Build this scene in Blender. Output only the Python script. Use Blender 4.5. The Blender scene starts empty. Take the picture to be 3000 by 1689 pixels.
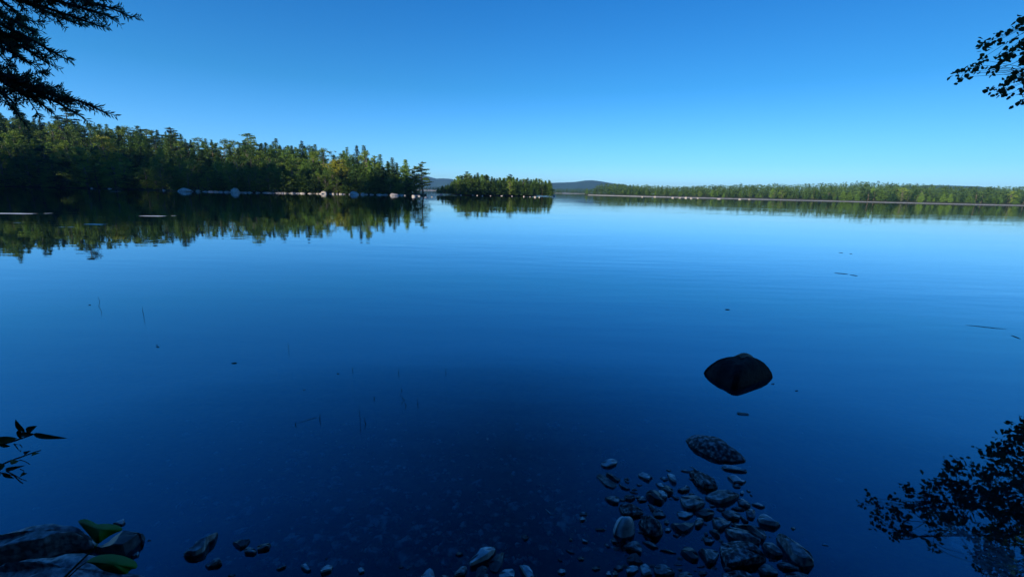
import bpy, math, random
import numpy as np
from mathutils import Vector, Matrix, noise
R = math.radians
scene = bpy.context.scene
C = scene.collection

# ------------------------------------------------------------------ camera
F, PITCH, ROLL, CAMZ = 1300.0, R(12.4), R(1.3), 2.3
cd = bpy.data.cameras.new("camera"); cam = bpy.data.objects.new("camera", cd); C.objects.link(cam)
cd.sensor_width = 36; cd.lens = 36*F/3000; cd.clip_start = 0.05; cd.clip_end = 30000
r0 = Vector((1, 0, 0)); u0 = Vector((0, math.sin(PITCH), math.cos(PITCH))); b0 = Vector((0, -math.cos(PITCH), math.sin(PITCH)))
ax = r0*math.cos(ROLL)+u0*math.sin(ROLL); ay = u0*math.cos(ROLL)-r0*math.sin(ROLL)
cam.matrix_world = Matrix(((ax.x, ay.x, b0.x, 0), (ax.y, ay.y, b0.y, 0), (ax.z, ay.z, b0.z, CAMZ), (0, 0, 0, 1)))
scene.camera = cam

# ------------------------------------------------------------------ light
SUN_EL, SUN_AZ = R(13), R(45)          # sun behind the camera, to the left by SUN_AZ
sdir = Vector((-math.sin(SUN_AZ)*math.cos(SUN_EL), -math.cos(SUN_AZ)*math.cos(SUN_EL), math.sin(SUN_EL)))
w = bpy.data.worlds.new("World"); scene.world = w; w.use_nodes = True
wn = w.node_tree; bg = wn.nodes["Background"]
sky = wn.nodes.new("ShaderNodeTexSky"); sky.sky_type = 'NISHITA'; sky.sun_disc = False
sky.sun_elevation = SUN_EL
sky.sun_rotation = math.atan2(sdir.x, sdir.y)
sky.air_density = 1.0; sky.dust_density = 0.1; sky.ozone_density = 3.0
geo = wn.nodes.new("ShaderNodeNewGeometry"); sep = wn.nodes.new("ShaderNodeSeparateXYZ")
tc = wn.nodes.new("ShaderNodeTexCoord")
ramp = wn.nodes.new("ShaderNodeValToRGB")
SKYTINT = [(0.0, (0.82, 1.36, 2.30)), (0.06, (0.52, 1.10, 1.95)), (0.20, (0.23, 0.88, 1.40)), (0.38, (0.12, 0.76, 1.38)), (0.8, (0.04, 0.70, 1.9))]
while len(ramp.color_ramp.elements) < len(SKYTINT): ramp.color_ramp.elements.new(0.5)
for e, (p, c) in zip(ramp.color_ramp.elements, SKYTINT): e.position = p; e.color = (*c, 1)
mul = wn.nodes.new("ShaderNodeMixRGB"); mul.blend_type = 'MULTIPLY'; mul.inputs[0].default_value = 1
wn.links.new(tc.outputs["Generated"], sep.inputs[0]); wn.links.new(sep.outputs[2], ramp.inputs[0])
wn.links.new(sky.outputs[0], mul.inputs[1]); wn.links.new(ramp.outputs[0], mul.inputs[2])
def wm(op, a, b=None, clamp=False):
    q = wn.nodes.new("ShaderNodeMath"); q.operation = op; q.use_clamp = clamp
    for i, v in enumerate((a, b)):
        if v is None: continue
        if isinstance(v, (int, float)): q.inputs[i].default_value = v
        else: wn.links.new(v, q.inputs[i])
    return q.outputs[0]
# sky tint: evened left to right, dimming added high ahead to darken lake reflections
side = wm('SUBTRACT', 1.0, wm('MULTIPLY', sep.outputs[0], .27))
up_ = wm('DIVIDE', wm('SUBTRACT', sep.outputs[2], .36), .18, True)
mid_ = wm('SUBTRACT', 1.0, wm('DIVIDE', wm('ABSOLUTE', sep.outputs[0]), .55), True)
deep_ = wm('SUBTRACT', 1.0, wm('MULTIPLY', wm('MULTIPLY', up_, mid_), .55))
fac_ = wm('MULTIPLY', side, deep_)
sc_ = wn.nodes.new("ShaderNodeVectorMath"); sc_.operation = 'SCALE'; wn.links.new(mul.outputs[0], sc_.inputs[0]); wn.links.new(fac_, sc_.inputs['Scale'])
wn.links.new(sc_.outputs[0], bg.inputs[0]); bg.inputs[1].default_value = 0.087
sl = bpy.data.lights.new("sun", 'SUN'); sl.energy = 5.0; sl.angle = R(0.5); sl.color = (1.0, 0.86, 0.64)
so = bpy.data.objects.new("sun", sl); C.objects.link(so); so.rotation_euler = sdir.to_track_quat('Z', 'Y').to_euler()
scene.view_settings.view_transform = 'Standard'; scene.view_settings.look = 'None'
scene.view_settings.exposure = 0.55; scene.view_settings.gamma = 1.0
try:
    scene.cycles.max_bounces = 6; scene.cycles.transparent_max_bounces = 12; scene.cycles.volume_bounces = 0
    scene.cycles.caustics_reflective = False
except Exception: pass

# ------------------------------------------------------------------ pixel helpers (photograph 3000 x 1689)
def ray(px, py):
    a = (px-1500)/F; b = (844.5-py)/F
    return ax*a + ay*b - b0
def G(px, py, z=0.0):                    # the point at height z seen at a pixel
    d = ray(px, py); t = (z-CAMZ)/d.z
    return Vector((d.x*t, d.y*t, z))
def D(px, py, y):                        # the point at forward distance y seen at a pixel
    d = ray(px, py); t = y/d.y
    return Vector((d.x*t, y, CAMZ+d.z*t))
def RF(px, py, y):                       # the point whose mirror image in the lake is seen at a pixel
    p = D(px, py, y); return Vector((p.x, p.y, -p.z))
def proj(p):
    q = p-Vector((0, 0, CAMZ)); z = -q.dot(b0)
    return 1500+F*q.dot(ax)/z, 844.5-F*q.dot(ay)/z
def interp(pts, x):
    if x <= pts[0][0]: return pts[0][1]
    for (a, b), (c, d) in zip(pts, pts[1:]):
        if x <= c: return b+(d-b)*(x-a)/(c-a)
    return pts[-1][1]
def smooth(t): t = max(0, min(1, t)); return t*t*(3-2*t)

# ------------------------------------------------------------------ object helpers
def meshobj(name, verts, faces, mat, parent=None, sm=False):
    me = bpy.data.meshes.new(name); me.from_pydata([tuple(v) for v in verts], [], faces); me.update()
    if sm: me.polygons.foreach_set('use_smooth', [True]*len(me.polygons))
    me.materials.append(mat)
    o = bpy.data.objects.new(name, me); C.objects.link(o)
    if parent: o.parent = parent
    return o
def tag(o, label=None, cat=None, group=None, kind=None):
    if label: o['label'] = label
    if cat: o['category'] = cat
    if group: o['group'] = group
    if kind: o['kind'] = kind
    return o
def empty(name, loc=(0, 0, 0), rz=0):
    o = bpy.data.objects.new(name, None); C.objects.link(o); o.location = loc; o.rotation_euler = (0, 0, rz); o.empty_display_size = .2
    return o

# ------------------------------------------------------------------ materials
def newmat(name):
    m = bpy.data.materials.new(name); m.use_nodes = True
    return m, m.node_tree, m.node_tree.nodes["Principled BSDF"]
def noisemat(name, c1, c2, scale, rough=.85, wet=False, detail=6, c3=None, bump=0.0, bumpscale=None, spec=.3, coords='Object', lo=.35, hi=.65):
    m, t, p = newmat(name); n = t.nodes; l = t.links
    co = n.new("ShaderNodeTexCoord"); no = n.new("ShaderNodeTexNoise"); no.inputs["Scale"].default_value = scale; no.inputs["Detail"].default_value = detail
    l.new(co.outputs[coords], no.inputs["Vector"])
    rp = n.new("ShaderNodeValToRGB"); rp.color_ramp.elements[0].position = lo; rp.color_ramp.elements[1].position = hi
    rp.color_ramp.elements[0].color = (*c1, 1); rp.color_ramp.elements[1].color = (*c2, 1)
    if c3: e = rp.color_ramp.elements.new((lo+hi)/2); e.color = (*c3, 1)
    l.new(no.outputs["Fac"], rp.inputs[0]); l.new(rp.outputs[0], p.inputs["Base Color"])
    p.inputs["Roughness"].default_value = rough; p.inputs["Specular IOR Level"].default_value = spec
    if wet:      # dark wet line above the water; also paints shade onto the stone fronts
        ge = n.new("ShaderNodeNewGeometry"); sx = n.new("ShaderNodeSeparateXYZ"); l.new(ge.outputs["Position"], sx.inputs[0])
        nz = n.new("ShaderNodeTexNoise"); nz.inputs["Scale"].default_value = 14; l.new(co.outputs[coords], nz.inputs["Vector"])
        ad = n.new("ShaderNodeMath"); ad.operation = 'MULTIPLY_ADD'; ad.inputs[1].default_value = -.012; l.new(nz.outputs["Fac"], ad.inputs[0]); l.new(sx.outputs[2], ad.inputs[2])
        mr = n.new("ShaderNodeMapRange"); mr.inputs[1].default_value = .002; mr.inputs[2].default_value = .008; mr.inputs[3].default_value = .14; mr.inputs[4].default_value = 1.0; l.new(ad.outputs[0], mr.inputs[0])
        mw = n.new("ShaderNodeMixRGB"); mw.blend_type = 'MULTIPLY'; mw.inputs[0].default_value = 1; l.new(rp.outputs[0], mw.inputs[1]); l.new(mr.outputs[0], mw.inputs[2]); l.new(mw.outputs[0], p.inputs["Base Color"])
    if bump:
        b = n.new("ShaderNodeBump"); b.inputs["Distance"].default_value = bump; b.inputs["Strength"].default_value = 1
        n2 = n.new("ShaderNodeTexNoise"); n2.inputs["Scale"].default_value = bumpscale or scale*2; n2.inputs["Detail"].default_value = 8
        l.new(co.outputs[coords], n2.inputs["Vector"]); l.new(n2.outputs["Fac"], b.inputs["Height"]); l.new(b.outputs[0], p.inputs["Normal"])
    return m
def leafmat(name, ca, cb, trans=.10, spec=.15, rough=.6, nsc=7):
    """foliage: colour differs from tree to tree and a little from clump to clump"""
    m, t, p = newmat(name); n = t.nodes; l = t.links
    oi = n.new("ShaderNodeObjectInfo"); co = n.new("ShaderNodeTexCoord"); no = n.new("ShaderNodeTexNoise"); no.inputs["Scale"].default_value = nsc; no.inputs["Detail"].default_value = 3
    l.new(co.outputs["Object"], no.inputs["Vector"])
    ma = n.new("ShaderNodeMath"); ma.operation = 'MULTIPLY_ADD'; ma.inputs[1].default_value = .95; l.new(oi.outputs["Random"], ma.inputs[0])
    m2 = n.new("ShaderNodeMath"); m2.operation = 'MULTIPLY_ADD'; m2.inputs[1].default_value = 1.7; m2.inputs[2].default_value = -.85; l.new(no.outputs["Fac"], m2.inputs[0]); l.new(m2.outputs[0], ma.inputs[2])
    mx = n.new("ShaderNodeMixRGB"); mx.inputs[1].default_value = (*ca, 1); mx.inputs[2].default_value = (*cb, 1); l.new(ma.outputs[0], mx.inputs[0]); mx.use_clamp = True
    l.new(mx.outputs[0], p.inputs["Base Color"]); p.inputs["Roughness"].default_value = rough; p.inputs["Specular IOR Level"].default_value = spec
    tr = n.new("ShaderNodeBsdfTranslucent"); l.new(mx.outputs[0], tr.inputs[0]); ms = n.new("ShaderNodeMixShader"); ms.inputs[0].default_value = trans
    l.new(p.outputs[0], ms.inputs[1]); l.new(tr.outputs[0], ms.inputs[2]); l.new(ms.outputs[0], n["Material Output"].inputs[0])
    return m
M = {}
M['spruce'] = leafmat('spruce_foliage', (.014, .040, .020), (.120, .235, .045))
M['hemlock'] = leafmat('cedar_foliage', (.020, .060, .022), (.165, .290, .048))
M['pine'] = leafmat('pine_foliage', (.020, .055, .026), (.145, .250, .055))
M['broad'] = leafmat('broadleaf_foliage', (.035, .090, .024), (.240, .340, .050))
M['birch'] = leafmat('birch_foliage', (.220, .250, .035), (.380, .380, .050))
M['far'] = leafmat('far_wood_foliage', (.014, .042, .018), (.085, .155, .045), nsc=.13)
M['bark'] = noisemat('bark', (.05, .04, .03), (.16, .13, .10), 6)
M['paleb'] = noisemat('pale_bark', (.08, .07, .06), (.20, .18, .16), 6)
M['granite'] = noisemat('pale_granite', (.28, .25, .22), (.50, .46, .42), 1.2, c3=(.40, .365, .33), bump=.05, bumpscale=3)
M['sand'] = noisemat('pale_sand', (.27, .275, .26), (.40, .405, .38), .6)
M['soil'] = noisemat('forest_floor', (.02, .03, .012), (.06, .07, .025), .4)
M['hill'] = noisemat('wooded_hill', (.010, .030, .022), (.024, .058, .038), .02)
M['bed'] = noisemat('lake_bed', (.018, .022, .016), (.09, .085, .055), 5.0, bump=.03, bumpscale=12, c3=(.04, .042, .028))
M['sub'] = noisemat('submerged_stone', (.022, .026, .018), (.48, .43, .32), 13, bump=.01, c3=(.085, .09, .07), lo=.36, hi=.66)
M['rock'] = noisemat('shore_rock', (.035, .036, .037), (.42, .42, .41), 26, wet=True, c3=(.16, .16, .158), bump=.004, bumpscale=55, rough=.5, spec=.6, lo=.30, hi=.62)
M['rock2'] = noisemat('mottled_rock', (.018, .018, .018), (.44, .44, .43), 30, wet=True, c3=(.12, .12, .118), bump=.008, bumpscale=60, rough=.8, lo=.38, hi=.64)
M['wet'] = noisemat('wet_dark_rock', (.010, .010, .010), (.085, .085, .082), 22, bump=.005, bumpscale=30, rough=.4, spec=.7, lo=.35, hi=.75)
M['gravel'] = noisemat('gravel', (.20, .19, .16), (.62, .60, .52), 22)
M['black'] = noisemat('black_boulder', (.003, .003, .003), (.016, .017, .017), 9, spec=.15, bump=.008, bumpscale=30, rough=.6, lo=.45, hi=.8)
M['pale'] = noisemat('pale_stone', (.28, .28, .28), (.70, .70, .68), 18, wet=True, bump=.003, bumpscale=45, rough=.55, spec=.5, lo=.3, hi=.6)
M['needle'] = leafmat('hemlock_needle', (.045, .11, .07), (.10, .21, .11), trans=.5)
M['alder'] = leafmat('overhanging_leaf', (.045, .085, .030), (.20, .26, .07), trans=.5)
M['shrub'] = leafmat('shrub_leaf', (.030, .055, .018), (.060, .100, .030), trans=.15)
M['green'] = leafmat('broad_green_leaf', (.016, .140, .012), (.030, .200, .018), trans=.25)
M['twig'] = noisemat('twig', (.015, .012, .010), (.05, .04, .035), 30)
M['reed'] = noisemat('reed_stem', (.012, .012, .010), (.045, .040, .020), 30)
M['chip'] = noisemat('floating_chip', (.35, .36, .36), (.55, .55, .55), 30)

# water
m = bpy.data.materials.new('lake_water'); m.use_nodes = True; M['water'] = m
t = m.node_tree; n = t.nodes; l = t.links; n.remove(n["Principled BSDF"])
co = n.new("ShaderNodeTexCoord")
def wnoise(sx, sy, sc, det, rot=0):
    mp = n.new("ShaderNodeMapping"); mp.inputs["Scale"].default_value = (sx, sy, 1); mp.inputs["Rotation"].default_value = (0, 0, rot)
    l.new(co.outputs["Object"], mp.inputs[0])
    q = n.new("ShaderNodeTexNoise"); q.inputs["Scale"].default_value = sc; q.inputs["Detail"].default_value = det; l.new(mp.outputs[0], q.inputs["Vector"])
    return q.outputs["Fac"]
def mth(op, a, b, c=None):
    q = n.new("ShaderNodeMath"); q.operation = op
    for i, v in enumerate((a, b, c)):
        if v is None: continue
        if isinstance(v, (int, float)): q.inputs[i].default_value = v
        else: l.new(v, q.inputs[i])
    return q.outputs[0]
calm = wnoise(.035, .10, 1, 2)                         # calmer and livelier patches of water
amp = mth('MULTIPLY_ADD', mth('MAXIMUM', mth('SUBTRACT', calm, .42), 0), 5.0, .45)
h1 = wnoise(.45, 1.7, 1.0, 2)
h2 = wnoise(.16, .5, 1.0, 1, R(8))
h = mth('ADD', mth('MULTIPLY', h1, .0042), mth('MULTIPLY', h2, .0055))
h = mth('MULTIPLY', h, amp)
STREAKS = []                                           # small wind-ruffled patches, their bright sky glint painted later as pale strips
for (x0, x1, py, hw) in ((-160, 122, 625, 2.2), (128, 142, 625, 1.0), (398, 482, 633, 1.8), (236, 314, 657, 1.6), (172, 190, 665, .8), (200, 214, 665, .8), (48, 55, 652, .8), (320, 337, 561, .7), (500, 512, 632, .8)):
    a = G(x0, py); b = G(x1, py); STREAKS.append(((a+b)/2, (b-a).length/2, hw*(G(60, py-1).y-G(60, py).y)))
M['ruffle'] = None
bump = n.new("ShaderNodeBump"); bump.inputs["Distance"].default_value = 1.0; bump.inputs["Strength"].default_value = 1.0; l.new(h, bump.inputs["Height"])
fr = n.new("ShaderNodeFresnel"); fr.inputs["IOR"].default_value = 1.333; l.new(bump.outputs[0], fr.inputs["Normal"])
rp = n.new("ShaderNodeValToRGB")
WF = [(0.0, 0.02), (0.028, 0.075), (0.045, 0.19), (0.13, 0.44), (0.3, 0.58), (0.6, 0.80), (1.0, 0.97)]
while len(rp.color_ramp.elements) < len(WF): rp.color_ramp.elements.new(.5)
for e, (p_, v) in zip(rp.color_ramp.elements, WF): e.position = p_; e.color = (v, v, v, 1)
l.new(fr.outputs[0], rp.inputs[0])
tr = n.new("ShaderNodeBsdfTransparent"); tr.inputs[0].default_value = (.85, .95, 1, 1)
gl = n.new("ShaderNodeBsdfGlossy"); gl.inputs["Roughness"].default_value = 0.0; gl.inputs["Color"].default_value = (1, 1, 1, 1); l.new(bump.outputs[0], gl.inputs["Normal"])
gt = n.new("ShaderNodeMixRGB"); gt.inputs[1].default_value = (.10, .72, 1, 1); gt.inputs[2].default_value = (1, 1, 1, 1); l.new(rp.outputs[0], gt.inputs[0]); l.new(gt.outputs[0], gl.inputs["Color"])
ms = n.new("ShaderNodeMixShader"); l.new(rp.outputs[0], ms.inputs[0]); l.new(tr.outputs[0], ms.inputs[1]); l.new(gl.outputs[0], ms.inputs[2])
l.new(ms.outputs[0], n["Material Output"].inputs[0])
va = n.new("ShaderNodeVolumeAbsorption"); va.inputs["Color"].default_value = (.30, .62, .80, 1); va.inputs["Density"].default_value = 1.15
l.new(va.outputs[0], n["Material Output"].inputs["Volume"])

# ------------------------------------------------------------------ lake and land
LK = 7000
def box(name, x0, x1, y0, y1, z0, z1, mat):
    v = [(x, y, z) for z in (z0, z1) for y in (y0, y1) for x in (x0, x1)]
    return meshobj(name, v, [(0, 2, 3, 1), (4, 5, 7, 6), (0, 1, 5, 4), (2, 6, 7, 3), (0, 4, 6, 2), (1, 3, 7, 5)], mat)
tag(box('lake_water', -LK, LK, -40, LK, -7, 0, M['water']), kind='structure')
def grid(name, xs, ys, zf, mat, kind='structure'):
    v = [(x, y, zf(x, y)) for y in ys for x in xs]; nx = len(xs)
    f = [(j*nx+i, j*nx+i+1, (j+1)*nx+i+1, (j+1)*nx+i) for j in range(len(ys)-1) for i in range(nx-1)]
    o = meshobj(name, v, f, mat, sm=True); o['kind'] = kind; return o
def shorey(x): return 1.75+.35*math.sin(x*.9+.7)-.10*x*(x > 0)+.12*abs(x)*(x < -1)
def bedz(x, y):
    d = y-shorey(x)
    if d < 0: z = min(1.1, -d*.5)+max(0, -d-3)*.12
    else: z = -.06-.055*d-.012*d*d if d < 12 else -.06-.66-1.73-(d-12)*.2
    if 3.0 < y < 9 and .5 < x < 5: z += .10*math.exp(-((x-1.9)/1.0)**2-((y-3.6)/1.2)**2)
    z += .10*math.exp(-((x-2.9)/.8)**2-((y-2.4)/.5)**2) + .05*(noise.noise(Vector((x*.9, y*.9, 3)))+.5*noise.noise(Vector((x*2.6, y*2.6, 8))))*(1 if abs(d) > .2 else 1)
    return max(z, -6)
xs = [-60, -40, -25, -16]+[-12+.15*i for i in range(161)]+[16, 25, 40, 60]
ys = [-38, -25, -16, -10, -7]+[-5+.2*i for i in range(100)]+[18, 22, 30, 45]
grid('lake_bed', xs, ys, bedz, M['bed'])
tag(meshobj('deep_lake_bed', [(-LK+5, -39, -6.4), (LK-5, -39, -6.4), (LK-5, LK-5, -6.4), (-LK+5, LK-5, -6.4)], [(0, 1, 2, 3)], M['bed']), kind='structure')

# left shore
SH_L = [(-400, 541), (0, 546), (200, 550), (400, 555), (535, 560), (700, 564), (900, 567), (1060, 570), (1180, 572), (1250, 573)]
SKY_L = [(-400, 285), (-100, 300), (0, 305), (15, 298), (60, 322), (150, 335), (235, 345), (300, 360), (420, 368), (520, 385), (600, 402), (700, 408), (740, 405), (830, 415), (900, 420), (980, 428), (1030, 436), (1070, 432), (1110, 455), (1150, 470), (1190, 480), (1215, 498), (1240, 505), (1255, 540)]
def shoreL(u):
    return G(u, interp(SH_L, u))
RISE = [(-400, 24), (0, 19), (300, 15), (600, 10), (900, 6), (1050, 3), (1200, .8), (1250, .5)]
DEEP = [(-400, 75), (800, 70), (1000, 55), (1150, 30), (1230, 12), (1255, 5)]
def posL(u, tt):
    p = shoreL(u); k = 1+tt/p.y
    z = -1.5+1.9*smooth((tt+4)/6) + interp(RISE, u)*smooth(tt/75)
    return Vector((p.x*k, p.y*k, z))
us = [-400+25*i for i in range(67)]; ts = [-4, -2, -1, 0, 1, 2, 4, 7, 12, 18, 26, 36, 48, 60, 75, 95]
v = [posL(min(u, 1252), min(t_, interp(DEEP, u)+4 if u > 1100 else 999)) + Vector((0, 0, .25*noise.noise(Vector((u*.05, t_*.3, 0))))) for t_ in ts for u in us]; nx = len(us)
o = meshobj('left_shore', v, [(j*nx+i, j*nx+i+1, (j+1)*nx+i+1, (j+1)*nx+i) for j in range(len(ts)-1) for i in range(nx-1)], M['soil'], sm=True); o['kind'] = 'structure'

# ------------------------------------------------------------------ trees
class Leafs:
    def __init__(s, seed): s.c = []; s.rng = np.random.default_rng(seed)
    def clump(s, c, spread, nleaf, size, flat=1.0, axis=None, ax_w=0.0):
        rg = s.rng
        p = rg.normal(size=(nleaf, 3))*np.array(spread)+np.array(c)
        d = rg.normal(size=(nleaf, 3)); d[:, 2] *= flat
        if axis is not None: d = d*(1-ax_w)+np.array(axis)*ax_w*1.8
        d /= np.linalg.norm(d, axis=1)[:, None]+1e-9
        e = rg.normal(size=(nleaf, 3)); e = np.cross(d, e); e /= np.linalg.norm(e, axis=1)[:, None]+1e-9
        L = size*(.6+.8*rg.random((nleaf, 1))); W = L*.42
        s.c.append(np.stack([p-d*L*.5, p+e*W*.5, p+d*L*.5, p-e*W*.5], axis=1))
    def data(s):
        a = np.concatenate(s.c); n_ = len(a)
        return a.reshape(-1, 3), np.arange(n_*4).reshape(-1, 4)
def quickmesh(name, V, Q, mat):
    me = bpy.data.meshes.new(name); me.vertices.add(len(V)); me.vertices.foreach_set('co', V.astype(np.float32).ravel())
    me.loops.add(Q.size); me.loops.foreach_set('vertex_index', Q.astype(np.int32).ravel())
    me.polygons.add(len(Q)); me.polygons.foreach_set('loop_start', np.arange(0, Q.size, Q.shape[1], dtype=np.int32)); me.polygons.foreach_set('loop_total', np.full(len(Q), Q.shape[1], dtype=np.int32))
    me.update(calc_edges=True); me.materials.append(mat); return me
def tube(vs, fs, pts, rads, n_=6):
    base = len(vs); pts = [Vector(p) for p in pts]
    for i, p in enumerate(pts):
        d = (pts[min(i+1, len(pts)-1)]-pts[max(i-1, 0)]).normalized(); a = d.orthogonal().normalized(); b = d.cross(a)
        for k in range(n_):
            th = 2*math.pi*k/n_; vs.append(p+(a*math.cos(th)+b*math.sin(th))*rads[i])
    for i in range(len(pts)-1):
        for k in range(n_):
            fs.append((base+i*n_+k, base+i*n_+(k+1) % n_, base+(i+1)*n_+(k+1) % n_, base+(i+1)*n_+k))
    fs.append(tuple(base+k for k in range(n_))[::-1]); fs.append(tuple(base+(len(pts)-1)*n_+k for k in range(n_)))
# all tree prototypes have height 1
def conifer(seed, rad=.15, base=.05, levels=26, droop=.35, dens=1.0, leaf=.026, ragged=.3):
    rg = random.Random(seed); L = Leafs(seed); vs = []; fs = []
    bend = (rg.uniform(-.015, .015), rg.uniform(-.015, .015))
    def tr(z): return Vector((bend[0]*math.sin(z*3), bend[1]*math.sin(z*4), z))
    tube(vs, fs, [tr(z) for z in (0, .15, .4, .7, .97)], [.016, .014, .010, .006, .001])
    a0 = rg.random()*7
    for i in range(levels):
        f = i/(levels-1); z = base+(1-base)*f**.9*.97
        rr = rad*(1-f)**.75*(1-.35*(1-f)**6)+.008
        nb = max(3, int((7 if f < .7 else 5)))
        for k in range(nb):
            a = a0+i*2.4+k*2*math.pi/nb+rg.uniform(-.4, .4); r_ = rr*rg.uniform(1-ragged, 1+ragged*.8)
            if rg.random() < .10*ragged*3: continue
            dx, dy = math.cos(a), math.sin(a); steps = max(2, int(r_/.022))
            for s_ in range(steps):
                g = (s_+.7)/steps; rr2 = r_*g
                zz = z-droop*rr2*(.6+.4*g)+ (.10*rr2 if f > .6 else 0)
                c = tr(zz); L.clump((c.x+dx*rr2, c.y+dy*rr2, zz), (.015, .015, .008), int(8*dens), leaf*(1.25-.3*f), .5, (dx, dy, -.25), .45)
            if i % 3 == 0 and k % 2 == 0: tube(vs, fs, [tr(z), tr(z-droop*r_*.8)+Vector((dx*r_*.8, dy*r_*.8, 0))], [.003, .001], 3)
    L.clump(tr(.985), (.003, .003, .012), 8, leaf*.8, 1, (0, 0, 1), .6)
    return vs, fs, L
def pine(seed):
    rg = random.Random(seed); L = Leafs(seed); vs = []; fs = []
    b = rg.uniform(-.03, .03)
    def tr(z): return Vector((b*math.sin(z*3), b*.5*math.sin(z*5), z))
    tube(vs, fs, [tr(z) for z in (0, .2, .5, .8, .96)], [.018, .016, .012, .007, .002])
    z = .22
    while z < .97:
        nb = rg.choice((2, 3, 3, 4)); f = (z-.22)/.75
        for k in range(nb):
            a = rg.random()*6.28; r_ = (.22*(1-f)**.55+.035)*rg.uniform(.45, 1.15); dx, dy = math.cos(a), math.sin(a)
            tip = tr(z)+Vector((dx*r_, dy*r_, r_*rg.uniform(-.05, .35)))
            tube(vs, fs, [tr(z), tr(z).lerp(tip, .6)-Vector((0, 0, .008)), tip], [.005, .003, .001], 4)
            for s_ in range(max(2, int(r_/.022))):
                g = .35+.65*(s_+rg.random())/max(2, int(r_/.022)); c = tr(z).lerp(tip, g)
                L.clump((c.x, c.y, c.z+.006), (.020, .020, .008), 16, .030, .6, (dx, dy, .5), .4)
        z += rg.uniform(.035, .065)
    L.clump(tr(.97), (.01, .01, .015), 20, .03, 1, (0, 0, 1), .4)
    return vs, fs, L
def broad(seed, w=.26, low=.2):
    rg = random.Random(seed); L = Leafs(seed); vs = []; fs = []
    tube(vs, fs, [(0, 0, 0), (.01, .0, .25), (-.01, .01, .5), (0, 0, .8)], [.018, .014, .010, .003])
    for k in range(30):
        h_ = low+(1-low)*(k+rg.random())/30; e = math.sqrt(max(.02, 1-((h_-(low+1)/2)/((1-low)/2))**2))
        a = rg.random()*6.28; r_ = w*e*rg.uniform(.35, 1.05)
        c = Vector((math.cos(a)*r_, math.sin(a)*r_, min(.95, h_)))
        if k % 2 == 0: tube(vs, fs, [(0, 0, max(.1, h_-.25)), c*.6+Vector((0, 0, h_*.35)), c], [.006, .004, .001], 4)
        for q in range(7):
            o_ = Vector((rg.gauss(0, .04), rg.gauss(0, .04), rg.gauss(0, .025)))
            L.clump(c+o_, (.020, .020, .012), 20, .028, .6)
    return vs, fs, L
PROTO = {}
def register(kind, name, gens, fm, bm):
    out = []
    for vs, fs, L in gens:
        V, Q = L.data(); me1 = quickmesh('crown', V, Q, fm)
        me2 = bpy.data.meshes.new('trunk'); me2.from_pydata([tuple(v_) for v_ in vs], [], fs); me2.materials.append(bm)
        out.append((me1, me2, V, Q))
    PROTO[kind] = (name, out)
register('spruce', 'spruce_tree', [conifer(s, rad=rd, ragged=rg_, dens=1.2) for s, rd, rg_ in ((1, .19, .35), (2, .17, .4), (3, .21, .45), (4, .18, .3), (5, .16, .5), (6, .20, .55))], M['spruce'], M['bark'])
register('cedar', 'cedar_tree', [conifer(s, rad=rd, droop=.15, base=.03, ragged=.55, dens=1.6, leaf=.030) for s, rd in ((11, .25), (12, .22), (13, .28), (14, .24))], M['hemlock'], M['bark'])
register('pine', 'pine_tree', [pine(s) for s in (21, 22, 23, 24)], M['pine'], M['bark'])
register('broad', 'broadleaf_tree', [broad(s, w_, lo_) for s, w_, lo_ in ((31, .30, .08), (32, .27, .1), (33, .34, .04), (34, .25, .06))], M['broad'], M['paleb'])
register('birch', 'birch_tree', [broad(s, w_, .42) for s, w_ in ((41, .24), (42, .30))], M['birch'], M['paleb'])
register('shrub', 'shore_shrub', [broad(s, .55, .05) for s in (51, 52, 53)], M['broad'], M['bark'])
rt = random.Random(7)
def tree(kind, pos, H, label, cat, group, wide=1.0, var=None):
    name, protos = PROTO[kind]; i = rt.randrange(len(protos)) if var is None else var % len(protos)
    e = empty(name, pos, rt.random()*6.28); e.scale = (H*wide, H*wide, H); tag(e, label, cat, group)
    for nm, me in (('crown', protos[i][0]), ('trunk', protos[i][1])):
        c = bpy.data.objects.new(nm, me); C.objects.link(c); c.parent = e
    return e
def height_for(pos, py):
    lo, hi = 1, 60
    for _ in range(24):
        mid = (lo+hi)/2
        if proj(pos+Vector((0, 0, mid)))[1] > py: lo = mid
        else: hi = mid
    return lo
USED = {}
def uniq(*cands):
    for c_ in cands:
        if c_ not in USED: USED[c_] = 1; return c_
    return cands[-1]
CAT = {'spruce': 'spruce tree', 'cedar': 'cedar tree', 'pine': 'pine tree', 'broad': 'broadleaf tree', 'birch': 'birch tree', 'shrub': 'shrub'}
DESC = {'spruce': 'narrow dark spruce', 'cedar': 'bushy green conifer', 'pine': 'loose-crowned pine', 'broad': 'rounded broadleaf tree', 'shrub': 'low leafy shrub', 'birch': 'yellowish birch'}
ZL = [(20, 'at the left edge'), (90, 'above the small bluish boulder'), (180, 'left of the flat-topped skyline pine'), (260, 'below the flat-topped skyline pine'), (350, 'around the forked yellow birch'), (430, 'right of the forked yellow birch'), (500, 'left of the broad pale boulder'),
      (580, 'above the broad pale boulder'), (650, 'left of the tall pointed boulder'), (720, 'above the tall pointed boulder'), (780, 'below the tufted skyline pine'), (850, 'above the rounded grey boulder'), (920, 'near the lit waterside tree'), (980, 'by the small yellow-green tree'),
      (1030, 'left of the large sunlit conifer'), (1090, 'behind the large sunlit conifer'), (1150, 'left of the domed boulder'), (9999, 'near the tip of the point')]
def zoneL(u):
    for a, b in ZL:
        if u < a: return b
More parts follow.
